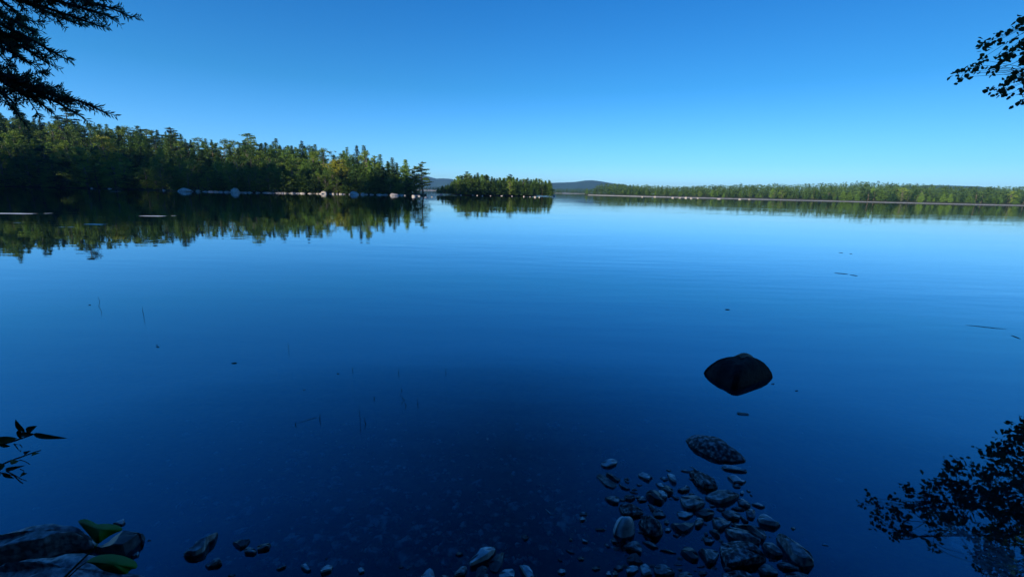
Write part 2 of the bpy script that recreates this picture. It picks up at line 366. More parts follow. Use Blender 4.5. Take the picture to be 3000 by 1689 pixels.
def treelabel(kd, H, row, wood, zone, lo=7, hi=11):
    b = f"{DESC[kd]} {row}, {wood}, {zone}"; sz = 'short' if H < lo else 'tall' if H > hi else 'medium'
    return uniq(b, f"{sz} {b}", f"{'leaner' if H > 9 else 'smaller'} {b}", f"{sz} {b}")
# landmark trees of the left shore: kind, px, top py, setback, width, label
LAND = [('spruce', 15, 294, 55, 1.1, 'tall spruce with layered boughs at the far left, highest on the skyline'),
        ('pine', 235, 316, 62, 1.5, 'flat-topped pine on the skyline touching the tip of the hemlock branch'),
        ('birch', 322, 400, 5, 1.15, 'yellow-green birch with forked pale trunk standing out against dark forest'),
        ('broad', 292, 362, 30, 1.0, 'yellowish tree just above the forked birch'),
        ('pine', 430, 368, 60, 1.0, 'spiky-topped tall tree on the skyline right of the yellow birch'),
        ('pine', 522, 372, 60, 1.6, 'pine with one bough sticking out to the left on the skyline'),
        ('pine', 742, 390, 60, 1.5, 'pine with flat tufted top rising above the middle of the left forest'),
        ('broad', 770, 442, 30, 1.5, 'bright green rounded broadleaf crown in the middle of the left forest'),
        ('spruce', 822, 404, 55, 1.2, 'pointed spruce on the skyline right of the flat-topped pine'),
        ('spruce', 895, 412, 50, 1.1, 'dark pointed spruce between the tufted pine and the tall pair'),
        ('spruce', 1053, 425, 24, 1.0, 'left one of two tall pointed spruces near the point'),
        ('spruce', 1073, 425, 26, 1.15, 'right one of two tall pointed spruces near the point'),
        ('spruce', 1024, 430, 30, 1.0, 'pointed spruce left of the tall pair near the point'),
        ('spruce', 1119, 450, 14, 1.2, 'lone-topped spruce right of the tall pair near the point'),
        ('spruce', 1152, 460, 12, 1.2, 'spruce third from the tip of the point'),
        ('cedar', 1190, 466, 8, 1.3, 'broad rounded conifer second from the tip of the point'),
        ('pine', 1240, 472, 3, 1.35, 'ragged pine alone at the tip of the point'),
        ('pine', 1218, 486, 5, 1.2, 'narrow pine tucked beside the ragged pine at the tip'),
        ('broad', 862, 470, 6, 1.5, 'bushy lit tree by the water right of the forest middle'),
        ('birch', 1000, 468, 10, 1.7, 'wide yellow-green crown above the pale shoreline boulders near the point'),
        ('cedar', 1045, 480, 4, 1.6, 'large sunlit conifer directly above the shoreline boulders near the point'),
        ('broad', 935, 508, 3, 1.6, 'small yellow-green tree leaning over the pale boulders'),
        ('broad', 975, 500, 3, 1.4, 'round-headed small tree beside the yellow-green tree over the boulders'),
        ('broad', 95, 420, 8, 1.2, 'grey-green tree in shade near the left edge of the left shore'),
        ('broad', 545, 440, 20, 1.2, 'small pale olive crown catching light at the edge of the shade')]
for kd, u, py, tb, wd, lb in LAND:
    p = posL(u, tb); tree(kd, p, height_for(p, py), lb, CAT[kd], None, wd)
rows = [(1.0, 24, 0), (6, 25, 1), (14, 28, 2), (24, 30, 2), (36, 32, 2), (48, 24, 3), (60, 17, 4)]
for tb, sp, row in rows:
    u = -150+rt.random()*20
    while u < 1232:
        if tb < interp(DEEP, u)+2:
            tt = tb+rt.uniform(-1.5, 2.5)*(1 if row else .3); p = posL(u, tt)
            base = interp(SH_L, u); top = interp(SKY_L, u)
            frac = [.42, .58, .68, .78, .86, .93, 1.0][min(row if row < 2 else rows.index((tb, sp, row)), 6)]
            lim = min(1.0, frac*(1.0 if u < 1060 else 1.35))
            if u > 1060 and tb > interp(DEEP, u)*.3: lim = .97
            fr_ = lim*(rt.uniform(.78, 1.02) if row < 3 else rt.uniform(.89, 1.02))
            py = base-(base-top)*fr_
            H = height_for(p, py)
            if H > 3.5:
                H = min(H, 19)
                kd = rt.choices(('spruce', 'cedar', 'pine', 'broad'), ((1.5, 4, 1, 4.5) if row < 2 else (4.8, 4.2, 1.2, 2.8)))[0]
                zn = zoneL(u); wh = 'by the water' if row == 0 else 'second row' if row == 1 else 'on the skyline' if row == 4 else 'halfway up' if row == 2 else 'high up'
                tree(kd, p, H, treelabel(kd, H, wh, 'left forest', zn), CAT[kd], 'trees of the left shore forest', rt.uniform(.95, 1.4)*(1.3 if H < 9 else 1))
        u += sp*rt.uniform(.6, 1.35)
u = -150
while u < 1225:
    p = posL(u, rt.uniform(-.3, 1.2)); p.z = .2
    tree('shrub', p, rt.uniform(1.6, 3.4), uniq(f"low leafy shrub at the left waterline, {zoneL(u)}", f"smaller low leafy shrub at the left waterline, {zoneL(u)}", f"second low leafy shrub at the left waterline, {zoneL(u)}"), 'shrub', 'shrubs along the left waterline', rt.uniform(.8, 1.3))
    u += rt.uniform(16, 40)

# ------------------------------------------------------------------ rocks
def blob(seed, sx, sy, sz, rough=.25, n1=14, n2=9, flat=.0):
    """an angular boulder: an ellipsoid pushed about by noise and cut by a few planes"""
    rg = random.Random(seed); off = Vector((rg.random()*50, rg.random()*50, rg.random()*50)); vs = []; fs = []
    planes = [(Vector((rg.gauss(0, 1), rg.gauss(0, 1), rg.gauss(.3, .7))).normalized(), rg.uniform(.62, .9)) for _ in range(7)]
    for j in range(n2+1):
        ph = math.pi*j/n2
        for i in range(n1):
            th = 2*math.pi*i/n1; d = Vector((math.sin(ph)*math.cos(th), math.sin(ph)*math.sin(th), math.cos(ph)))
            r_ = 1+rough*noise.noise(d*1.7+off)+rough*.4*noise.noise(d*4+off)
            for pn, pd in planes:
                q = d.dot(pn)
                if q > .01: r_ = min(r_, pd/q)
            vs.append(Vector((d.x*r_*sx, d.y*r_*sy, d.z*r_*sz)))
    for j in range(n2):
        for i in range(n1): fs.append((j*n1+i, (j+1)*n1+i, (j+1)*n1+(i+1) % n1, j*n1+(i+1) % n1))
    return vs, fs
def place_blob(name, mat, seed, px, py, wpx, hpx, label, cat, group, deep=1.0, rg=None, n1=14, n2=9):
    p = G(px, py); s_ = p.y/F*math.sqrt(1+((px-1500)/F)**2*.0); wd = wpx*s_/2; ht = hpx*s_*.72
    vs, fs = blob(seed, wd*.98, wd*deep*rt.uniform(.6, .9), ht*.95, n1=n1, n2=n2)
    o = meshobj(name, vs, fs, mat, sm=False); o.location = (p.x, p.y+wd*.5*deep, 0); o.rotation_euler = (0, 0, rt.uniform(-.3, .3))
    return tag(o, label, cat, group)
ORD = ['first', 'second', 'third', 'fourth', 'fifth', 'sixth', 'seventh', 'eighth', 'ninth', 'tenth', 'eleventh', 'twelfth', 'thirteenth', 'fourteenth', 'fifteenth', 'sixteenth', 'seventeenth', 'eighteenth', 'nineteenth', 'twentieth']
SR = [(86, 546, 12, 7, 'small bluish boulder in shade at the waterline near the left edge'), (196, 549, 14, 5, None), (248, 551, 12, 4, None), (268, 552, 8, 5, None), (318, 553, 14, 4, None), (408, 555, 16, 4, None), (478, 558, 12, 5, None),
      (535, 561, 47, 15, 'broad pale granite boulder, the leftmost bright one on the left shoreline'), (548, 556, 22, 12, 'grey boulder hump right behind the broad pale boulder'), (577, 561, 18, 11, 'small pale boulder just right of the broad pale boulder'),
      (620, 561, 22, 9, None), (650, 562, 30, 10, None), (668, 561, 16, 10, None), (686, 564, 30, 18, 'tall pointed grey boulder with light left edge on the left shoreline'), (702, 562, 16, 8, None), (718, 563, 10, 4, None),
      (740, 564, 23, 9, 'flat pale boulder right of the tall pointed boulder'), (762, 562, 14, 5, None), (803, 565, 22, 17, 'rounded grey boulder standing above the flat ledge stones'), (831, 564, 26, 5, None), (850, 566, 14, 8, None), (874, 566, 18, 6, None), (890, 566, 10, 4, None),
      (911, 567, 26, 9, None), (928, 567, 12, 5, None), (946, 568, 22, 12, 'rounded pale boulder under the small yellow-green tree'), (968, 567, 22, 9, None), (985, 568, 30, 10, None), (1012, 567, 12, 5, None), (1037, 570, 32, 13, 'big sloping pale boulder under the large sunlit conifer'), (1061, 570, 14, 10, None),
      (1080, 569, 8, 6, None), (1098, 569, 8, 4, None), (1113, 571, 6, 7, None), (1126, 571, 16, 4, None), (1151, 573, 30, 11, 'pale domed boulder with a dark line, alone near the point'), (1176, 572, 7, 4, None), (1186, 573, 7, 4, None), (1213, 576, 16, 8, 'pale boulder just left of the tip of the point'), (1228, 575, 10, 4, None), (1247, 578, 12, 4, 'low pale rock at the very tip of the point')]
LM = [(86, 'shaded bluish boulder'), (535, 'broad pale boulder'), (577, 'boulder beside the broad one'), (686, 'tall pointed boulder'), (740, 'flat pale boulder'), (803, 'rounded grey boulder'), (946, 'boulder under the yellow-green tree'), (1037, 'big sloping boulder'), (1151, 'domed boulder'), (1247, 'rock at the tip')]
cnts = {}
for i, (px, py, a, b, lb) in enumerate(SR):
    if lb is None:
        near = min([q for q in LM if abs(q[0]-px) > 2], key=lambda q: abs(q[0]-px)); side_ = 'left' if px < near[0] else 'right'
        key = (near[1], side_); cnts[key] = cnts.get(key, 0)+1
        rank = sum(1 for q in SR if q[4] is None and min(px, near[0]) < q[0] < max(px, near[0]))
        lb = f"small pale boulder on the shoreline, {ORD[rank]} one {side_} of the {near[1]}"
    place_blob('shoreline_boulder', M['granite'], 100+i, px, py, a, b, lb, 'boulder', 'pale boulders on the left shoreline')
# a low broken ledge of granite along the waterline
vs = []; fs = []
for i in range(90):
    u = rt.uniform(560, 1225); p = posL(u, rt.uniform(-1.2, .5)); q, f_ = blob(500+i, rt.uniform(.3, 1.1), .4, rt.uniform(.15, .35), n1=8, n2=5); b_ = len(vs)
    vs += [v_+Vector((p.x, p.y, .05)) for v_ in q]; fs += [tuple(b_+x for x in g) for g in f_]
tag(meshobj('shoreline_rubble', vs, fs, M['granite']), 'low line of pale rubble stones along the left waterline', 'rubble', None, 'stuff')

# island
def island_pt(u, tb, pts, deepest):
    p = G(u, interp(pts, u)); kk = 1+tb/p.y; return Vector((p.x*kk, p.y*kk, 0))
SH_I = [(1240, 571), (1290, 571), (1330, 571), (1450, 573), (1620, 576)]
SKY_I = [(1285, 545), (1300, 540), (1322, 530), (1342, 515), (1368, 506), (1400, 508), (1425, 512), (1450, 519), (1490, 514), (1530, 519), (1570, 521), (1592, 528), (1606, 527), (1618, 535)]
def mound(name, pts, back, hgt, mat, t0=-3):
    vs = []; n_ = 9; m_ = len(pts)
    for j in range(n_):
        f = j/(n_-1)
        for i, u in enumerate(pts):
            e = math.sin(math.pi*min(1, max(0, i/(m_-1))))**.5
            p = island_pt(u, (t0+(back-t0)*f)*(.25+.75*e), SH_I, 0); vs.append((p.x, p.y, -1.2+(hgt+1.4)*math.sin(math.pi*f)**.6*max(e, .2)))
    fs = [(j*m_+i, j*m_+i+1, (j+1)*m_+i+1, (j+1)*m_+i) for j in range(n_-1) for i in range(m_-1)]
    o = meshobj(name, vs, fs, mat, sm=True); o['kind'] = 'structure'
mound('island_ground', [1275+8.8*i for i in range(40)], 45, .8, M['soil'])
for kd, u, py, wd, lb in (('pine', 1368, 502, 1.3, 'tallest pine on the island, left of its middle'), ('spruce', 1399, 505, 1.5, 'thick-topped conifer second highest on the island'), ('spruce', 1425, 510, 1.4, 'round-topped conifer third in line on the island skyline'),
                          ('pine', 1494, 509, 1.3, 'pine standing up from the middle of the island skyline'), ('pine', 1340, 515, 1.1, 'pine with feathery crown on the left part of the island'), ('spruce', 1606, 526, 1.1, 'last spire at the right end of the island')):
    p = island_pt(u, 12, SH_I, 0); p.z = .8; tree(kd, p, height_for(p, py), lb, CAT[kd], None, wd)
for tb, sp in ((.6, 10), (6, 11), (14, 10)):
    u = 1284
    while u < 1616:
        p = island_pt(u, tb+rt.random()*2, SH_I, 0); p.z = .5; f = 1.0 if tb > 5 else .8
        py = interp(SH_I, u)-(interp(SH_I, u)-interp(SKY_I, u))*f*rt.uniform(.86, 1.0)
        if u < 1340: py += 2
        kd = rt.choices(('spruce', 'cedar', 'pine', 'broad'), (4, 4, 1, 1.5))[0]
        side = 'left end' if u < 1320 else 'left part' if u < 1390 else 'left of the middle' if u < 1440 else 'middle' if u < 1490 else 'right of the middle' if u < 1540 else 'right part' if u < 1585 else 'right end'
        wh = 'by the water' if tb < 1 else 'second row' if tb < 10 else 'at the back'; Hh = height_for(p, py)
        tree(kd, p, height_for(p, py), treelabel(kd, Hh, wh, 'small wooded island', side, 11, 13), CAT[kd], 'trees of the small island', rt.uniform(1.3, 1.8))
        u += sp*rt.uniform(.6, 1.3)
for i, (px, py, a, b) in enumerate(((1265, 577, 5, 4), (1292, 570, 8, 4), (1350, 572, 6, 3), (1385, 572, 7, 3), (1398, 573, 5, 3), (1413, 574, 6, 4), (1437, 574, 4, 3), (1470, 574, 8, 3), (1500, 575, 5, 3), (1535, 576, 5, 4), (1553, 577, 4, 3), (1568, 578, 9, 5), (1580, 578, 4, 4), (1623, 575, 10, 7))):
    place_blob('island_boulder', M['granite'], 200+i, px, py, a, b, 'small pinkish rock off the right end of the small island' if i == 13 else f"tiny pale boulder, {ORD[i]} from the left along the island waterline", 'boulder', 'pale boulders along the island waterline', n1=9, n2=6)

# right shore
SH_R = [(1715, 571), (1900, 576), (2100, 581), (2350, 587), (2600, 593), (2850, 599), (3000, 602), (3300, 609)]
SKY_R = [(1715, 552), (1725, 540), (1765, 536), (1850, 540), (2000, 546), (2100, 543), (2200, 541), (2260, 538), (2330, 540), (2420, 536), (2500, 531), (2560, 530), (2620, 533), (2700, 540), (2800, 545), (2900, 547), (2970, 545), (3050, 548), (3300, 548)]
def posR(u, tb):
    p = G(u, interp(SH_R, u)); kk = 1+tb/p.y
    rise = interp([(1715, 0), (1900, .5), (2150, 3), (2500, 8), (2700, 7.5), (3000, 7), (3300, 7)], u)
    return Vector((p.x*kk, p.y*kk, -1.2+1.5*smooth((tb+3)/5)+1.0*smooth((tb-1)/8)+rise*smooth((tb-15)/110)))
us = [1713+20*i for i in range(81)]; ts = [-4, -2, 0, 1, 2, 4, 8, 14, 24, 40, 60, 90, 130, 180]
v = [posR(u, t_) for t_ in ts for u in us]; nx = len(us)
meshobj('right_shore', v, [(j*nx+i, j*nx+i+1, (j+1)*nx+i+1, (j+1)*nx+i) for j in range(len(ts)-1) for i in range(nx-1)], M['soil'], sm=True)['kind'] = 'structure'
us2 = [1718+10*i for i in range(160)]; v = []
for j, (tb, dz) in enumerate(((-4.0, -.5), (-1.8, .05), (-.6, .20), (1.0, .32), (3.2, .4))):
    for u in us2:
        q = posR(u, tb*(.35+.65*min(1, max(0, (u-1850)/500)))); v.append((q.x, q.y, dz*(1+.25*noise.noise(Vector((u*.06, tb, 0))))))
nx = len(us2)
meshobj('beach', v, [(j*nx+i, j*nx+i+1, (j+1)*nx+i+1, (j+1)*nx+i) for j in range(4) for i in range(nx-1)], M['sand'], sm=True)['kind'] = 'structure'
u = 1722
while u < 3050:
    for tb in (5, 12):
        p = posR(u+rt.uniform(-6, 6), tb+rt.uniform(-1, 4)); sh = interp(SH_R, u); sk = interp(SKY_R, u)
        fr_ = min(.98, 20/(sh-sk)*1.1) if u < 2000 else .68
        py = sh-(sh-sk)*fr_*rt.uniform(.55, 1.12)*(1.0 if tb > 6 else .85)
        kd = rt.choices(('spruce', 'cedar', 'pine', 'broad'), (2, 4, 3, 2.5))[0]
        zn = 'at its left tip' if u < 1790 else 'just right of its tip' if u < 1870 else 'above the beach boulders' if u < 1990 else 'right of the beach boulders' if u < 2120 else 'where the slope starts to rise' if u < 2260 else 'left of the hill top' if u < 2440 else 'below the hill top' if u < 2600 else 'right of the hill top' if u < 2740 else 'left of the beach bush' if u < 2870 else 'right of the beach bush'; Hh = min(15, height_for(p, py))
        tree(kd, p, min(15, height_for(p, py)), treelabel(kd, Hh, 'by the beach' if tb < 6 else 'second row', 'far right shore', zn, 8, 12), CAT[kd], 'trees behind the beach on the right shore', rt.uniform(1.1, 1.9))
    u += rt.uniform(10, 26)
# the wood on the slope behind: one mass of crowns
def mass(name, pts, label, seed, mat, faces=420, wide=(1.5, 2.3)):
    rg = np.random.default_rng(seed); Vs = []
    for (p, H) in pts:
        kd = rt.choice(('spruce', 'cedar', 'broad', 'pine', 'cedar')); pr = PROTO[kd][1]; V, Q = pr[rt.randrange(len(pr))][2:]
        q = V.reshape(-1, 4, 3); sel = rg.choice(len(q), min(faces, len(q)), replace=False); q = q[sel]
        c = q.mean(axis=1, keepdims=True); q = c+(q-c)*2.2
        a = rt.random()*6.28; ca, sa = math.cos(a), math.sin(a); wd = rt.uniform(*wide)
        q = q@np.array([[ca, -sa, 0], [sa, ca, 0], [0, 0, 1]]).T*np.array([H*wd, H*wd, H])+np.array(p)
        Vs.append(q)
    a = np.concatenate(Vs); V = a.reshape(-1, 3)
    o = bpy.data.objects.new(name, quickmesh(name, V, np.arange(len(V)).reshape(-1, 4), mat)); C.objects.link(o)
    return tag(o, label, 'wood', None, 'stuff')
pts = []
for tb in (20, 30, 42, 56, 72, 90, 110, 130):
    u = 1735+tb*.6
    while u < 3150:
        p = posR(u, tb+rt.uniform(-4, 4)); sk = interp(SKY_R, u)+rt.uniform(-2.5, 3) + (rt.random() < .06)*-4; H = height_for(p, sk)
        H = min(H, rt.choice((6, 7, 8, 9, 10, 12)) if tb < 125 and u > 2000 else H*rt.uniform(.85, 1.02))
        if 3 < H: pts.append((p, min(H, 14)))
        u += rt.uniform(9, 17)
mass('slope_wood', pts, 'continuous mixed wood covering the slope behind the beach of the right shore', 3, M['far'], 330)
for i, (px, py, a, b) in enumerate(((1882, 577, 6, 4), (1920, 577, 10, 4), (1972, 580, 10, 5), (1992, 580, 8, 4), (2010, 580, 9, 5), (2026, 581, 9, 5), (2045, 581, 6, 3), (2108, 583, 12, 4), (2168, 584, 10, 4), (2196, 584, 8, 3))):
    place_blob('beach_boulder', M['granite'], 240+i, px, py, a, b, f"tiny pale boulder, {ORD[i]} from the left along the beach of the far right shore", 'boulder', 'pale boulders at the left end of the beach', n1=9, n2=6)
p = G(2888, 599.5); vs, fs = blob(77, 2.0, 1.5, 1.2); o = meshobj('beach_bush', [v_+Vector((p.x, p.y, .6)) for v_ in vs], fs, M['spruce']); tag(o, 'small dark bush alone on the beach near the right edge', 'bush')

# distant low woods in the gaps, and the hills behind them
def ridge(name, depth, prof, thick, mat):
    vs = []; n_ = 9
    for j in range(n_):
        f = j/(n_-1)
        for (u, py) in prof:
            top = D(u, py, depth); d0 = (depth+(f-.5)*thick)/depth
            vs.append((top.x*d0, top.y*d0, -2+(top.z+2)*math.sin(math.pi*f)**1.3))
    m_ = len(prof)
    o = meshobj(name, vs, [(j*m_+i, j*m_+i+1, (j+1)*m_+i+1, (j+1)*m_+i) for j in range(n_-1) for i in range(m_-1)], mat, sm=True); o['kind'] = 'structure'
def dens(prof, st):
    out = []; x = prof[0][0]
    while x < prof[-1][0]: out.append((x, interp(prof, x)+.35*noise.noise(Vector((x*.25, 0, 0))))); x += st
    return out
ridge('hill', 3600, dens([(1100, 540), (1180, 522), (1225, 510), (1245, 514), (1262, 519), (1278, 523), (1300, 522.5), (1322, 524), (1350, 533), (1400, 545), (1450, 552)], 3), 900, M['hill'])
ridge('hill', 3000, dens([(1560, 548), (1615, 535.5), (1650, 534.5), (1685, 533), (1715, 528.5), (1735, 528), (1760, 531), (1790, 536), (1850, 545), (1900, 553)], 3), 800, M['hill'])
ridge('hill', 2500, dens([(2550, 560), (2650, 545), (2720, 543), (2790, 543.5), (2870, 546), (2950, 556)], 4), 600, M['hill'])
for nm, dep, u0_, u1_, shf, skf in (('far_wood', 620, 1200, 1330, lambda u: 568.5, lambda u: 551-(u-1245)*.12), ('far_wood', 700, 1610, 1745, lambda u: 567, lambda u: 552)):
    pts = []
    for tb in (0, 14, 30):
        u = u0_
        while u < u1_:
            p = D(u, 568, dep+tb); p.z = .3+tb*.05; H = height_for(p, skf(u)+rt.uniform(-1.5, 2.0)); pts.append((p, max(4, H))); u += rt.uniform(4, 8)
    mass(nm, pts, 'strip of far forest between the point and the small island' if u0_ < 1300 else 'strip of far forest between the small island and the right shore', 5, M['far'], 300)
    a, b = D(u0_-5, 568, dep-3), D(u1_+5, 568, dep-3)
    vs = [(a.x, a.y, -.5), (b.x, b.y, -.5), (b.x, b.y+3, .35), (a.x, a.y+3, .35), (b.x*1.05, b.y+60, 1.5), (a.x*1.05, a.y+60, 1.5)]
    meshobj('far_shore', vs, [(0, 1, 2, 3), (3, 2, 4, 5)], M['sand'])['kind'] = 'structure'

# ------------------------------------------------------------------ the shore's own wood and ridge behind the viewer, which keep the near water in shade
SHADE = [(-300, 22), (0, 20), (200, 18), (350, 16.5), (500, 16), (620, 15.5), (700, 13.5), (760, 10), (820, 3), (870, -4), (930, -8), (1060, -8), (1110, 0), (1160, 6), (1250, 9)]
th_ = math.tan(SUN_EL); CR = []
for u in range(-300, 1300, 50):
    p = shoreL(u); p.z = 0; hh = interp(SHADE, u); dist = 165
    q = p+Vector((sdir.x, sdir.y, 0)).normalized()*dist+Vector((0, 3, 0)); CR.append((q.x, q.y, hh+dist*th_))
CR = [(CR[0][0]-140, 40, 46)]+CR+[(CR[-1][0]+25, CR[-1][1]-25, 34), (CR[-1][0]+60, CR[-1][1]-60, 20)]
vs = []; m_ = len(CR)
for j in range(9):
    f = j/8
    for (x, y, hh) in CR: vs.append((x, y-(f-.5)*30, -2+(hh-14)*math.sin(math.pi*f)))
meshobj('shore_ridge', vs, [(j*m_+i, j*m_+i+1, (j+1)*m_+i+1, (j+1)*m_+i) for j in range(8) for i in range(m_-1)], M['soil'], sm=True)['kind'] = 'structure'
pts = []
for i in range(len(CR)-1):
    a, b = CR[i], CR[i+1]
    for q in range(5):
        f = rt.random(); hh = a[2]+(b[2]-a[2])*f
        pts.append((Vector((a[0]+(b[0]-a[0])*f, a[1]+(b[1]-a[1])*f+rt.uniform(-2, 2), hh-17)), rt.uniform(14, 17.5)))
mass('ridge_wood', pts, 'forest on the ridge behind the viewer', 9, M['far'], 900, wide=(.8, 1.1))
pts = []
for q in range(84):
    x = rt.uniform(-34, 34); y = -3.2-26*rt.random()**1.5; x = x*1.4-14
    if x*x+y*y < 49 or x > 14 and y > -9: continue
    pts.append((Vector((x, y, 1.0)), rt.uniform(12, 20)))
mass('bank_wood', pts, 'forest on the bank behind the viewer', 10, M['spruce'], 1500, wide=(1.0, 1.35))

# ------------------------------------------------------------------ near rocks traced at their own place on the water
def resample(poly, n_):
    P = [Vector(p) for p in poly]; P.append(P[0]); seg = [(P[i+1]-P[i]).length for i in range(len(P)-1)]; tot = sum(seg); out = []
    for k_ in range(n_):
        s_ = tot*k_/n_; i = 0
        while s_ > seg[i]: s_ -= seg[i]; i += 1
        out.append(P[i].lerp(P[i+1], s_/seg[i]))
    for _ in range(1): out = [(out[i-1]+out[i]*8+out[(i+1) % n_])/10 for i in range(n_)]
    return out
def rock(poly, h, seed, mat, label, group=None, **kw):
    top_ = min(y for x, y in poly); lo, hi = 0.0, 1.6
    for _ in range(6):
        m_ = (lo+hi)/2; vs, fs, loc = rock_shape(poly, h, seed, uf=m_, **{k_: v_ for k_, v_ in kw.items() if k_ not in ('name', 'cat')})
        t_ = min(proj(v_+loc)[1] for v_ in vs if v_.z+loc.z > -.005)
        if t_ < top_: lo = m_
        else: hi = m_
    return rock_object(vs, fs, loc, mat, label, group, kw.get('name', 'rock'), kw.get('cat', 'rock'))
def rock_object(vs, fs, loc, mat, label, group, name, cat):
    o = meshobj(name, vs, fs, mat); o.location = loc
    me = o.data; me.polygons.foreach_set('use_smooth', [True]*len(me.polygons))
    try: me.set_sharp_from_angle(angle=R(24))
    except Exception: pass
    return tag(o, label, cat, group)
def rock_shape(poly, h, seed, rough=1.0, top=.09, dome=.05, n_=30, z0=0.0, under=.12, tilt=0.0, round_=False, ex=2.6, uf=.62, shift=(0, 0)):
    """a stone whose outline from here follows poly (photo pixels); h = height of its top above the water"""
    P = resample([(x, y) for x, y in poly], n_)
    xs_ = [p.x for p in P]; iL = xs_.index(min(xs_)); iR = xs_.index(max(xs_)); L_, R_ = P[iL], P[iR]
    base = []; tap = []
    yb = max(p.y for p in P); g0 = G((L_.x+R_.x)/2, yb); pxm = (g0-Vector((0, 0, CAMZ))).length/F
    h = min(h, (.36 if not round_ else .75)*(yb-min(p.y for p in P))*pxm)
    hp = max(1e-3, max(p.y for p in P)-min(p.y for p in P))
    for p in P:
        f = (p.x-L_.x)/max(1e-6, R_.x-L_.x); chord = L_.y+(R_.y-L_.y)*f
        up = smooth((chord-p.y)/(hp*.35)+.35)
        tp = 1.0 if round_ else (1-abs(2*f-1)**6)*.7+.3; tap.append(tp); q = G(p.x, p.y, z0+h*up*uf*tp); base.append(Vector((q.x, q.y)))
    c = sum(base, Vector((0, 0)))/n_; size = math.sqrt(sum((b-c).length_squared for b in base)/n_)
    vs = []; fs = []; off = Vector((seed*3.1, seed*1.7, 0))
    under = min(size*.9, max(.04, min(.6, -bedz(c.x, c.y)+.03))); fl_ = 1.12
    prof = [(.55, z0-under), (fl_*.95, z0-under*.6), (1+(fl_-1)*.8, z0-under*.25), (1.0, z0+h*.25), (.985, z0+h*.62), (1-top*.30, z0+h*.90)]
    for s_ in (1-top, 1-top*1.8, .68, .54, .4, .26, .13):
        if s_ < 1-top*.31: prof.append((s_, z0+h*(1+dome*(1-s_*s_))))
    if round_: prof = [(.55, z0-under), (fl_*.95, z0-under*.6), (1+(fl_-1)*.8, z0-under*.25), (1.0, z0+.01*h)]+[(q_, z0+h*(1-q_**ex)**.75) for q_ in (.97, .92, .85, .76, .66, .55, .43, .3, .15)]; dome = 0
    rgk = random.Random(seed*7+1)
    cuts = [(Vector((rgk.gauss(0, 1), rgk.gauss(0, 1))).normalized()*rgk.uniform(.35, 1.0), rgk.uniform(.78, 1.0)) for _ in range(3)]
    td = Vector((math.cos(seed), math.sin(seed)))
    for s_, z in prof:
        for b, tp in zip(base, tap):
            q = c+(b-c)*s_+Vector(shift)*max(0, 1-s_)*size; zz = z if z < z0 else z0+(z-z0)*(tp+(1-tp)*(1-s_)**1.5)
            if z > z0+h*.3: zz += tilt*h*(q-c).dot(td)/max(size, .001)
            a = .040*size*rough; nz = Vector((q.x/size*1.3, q.y/size*1.3, z/size*1.3))+off
            dn = noise.noise(nz)*a+noise.noise(nz*2.7)*a*.55+abs(noise.noise(nz*6.1))*a*.35
            if z > z0-.03:
                zz += dn*(.3 if z < z0+h*.5 else 1.1)*min(1, h/(size*.35)+.3); q = q+(q-c).normalized()*dn*.35*(1 if s_ > .8 else 0) if (q-c).length > 1e-6 else q
            if zz > z0+h*.5 and not round_:
                for cv, c0 in cuts: zz = min(zz, z0+h*(1+dome*.6)*(c0+(.25 if round_ else .08))+cv.dot(q-c)/max(size, .001)*h*.55)
                zz = max(zz, z0+h*.45)
            vs.append(Vector((q.x, q.y, zz)))
    k_ = len(prof); cz = z0+h*(1+dome); vs.append(Vector((c.x, c.y, sum(v_.z for v_ in vs[-n_:])/n_)))
    for j in range(k_-1):
        for i in range(n_): fs.append((j*n_+i, j*n_+(i+1) % n_, (j+1)*n_+(i+1) % n_, (j+1)*n_+i))
    for i in range(n_): fs.append(((k_-1)*n_+i, (k_-1)*n_+(i+1) % n_, len(vs)-1))
    # order rings so that faces look outwards
    area = sum(base[i].x*base[(i+1) % n_].y-base[(i+1) % n_].x*base[i].y for i in range(n_))
    if area < 0: fs = [f[::-1] for f in fs]
    loc = Vector((c.x, c.y, z0)); return [v_-loc for v_ in vs], fs, loc
def z1(l_): return [(1650+x*.31056, 1280+y*.31056) for x, y in l_]
def z2(l_): return [(1950+x*.27586, 980+y*.27586) for x, y in l_]
def z3(l_): return [(1150+x*.23292, 1450+y*.23292) for x, y in l_]
def z4(l_): return [(400+x*.29115, 1480+y*.29115) for x, y in l_]
def z8(l_): return [(x*.37175, 1150+y*.37175) for x, y in l_]
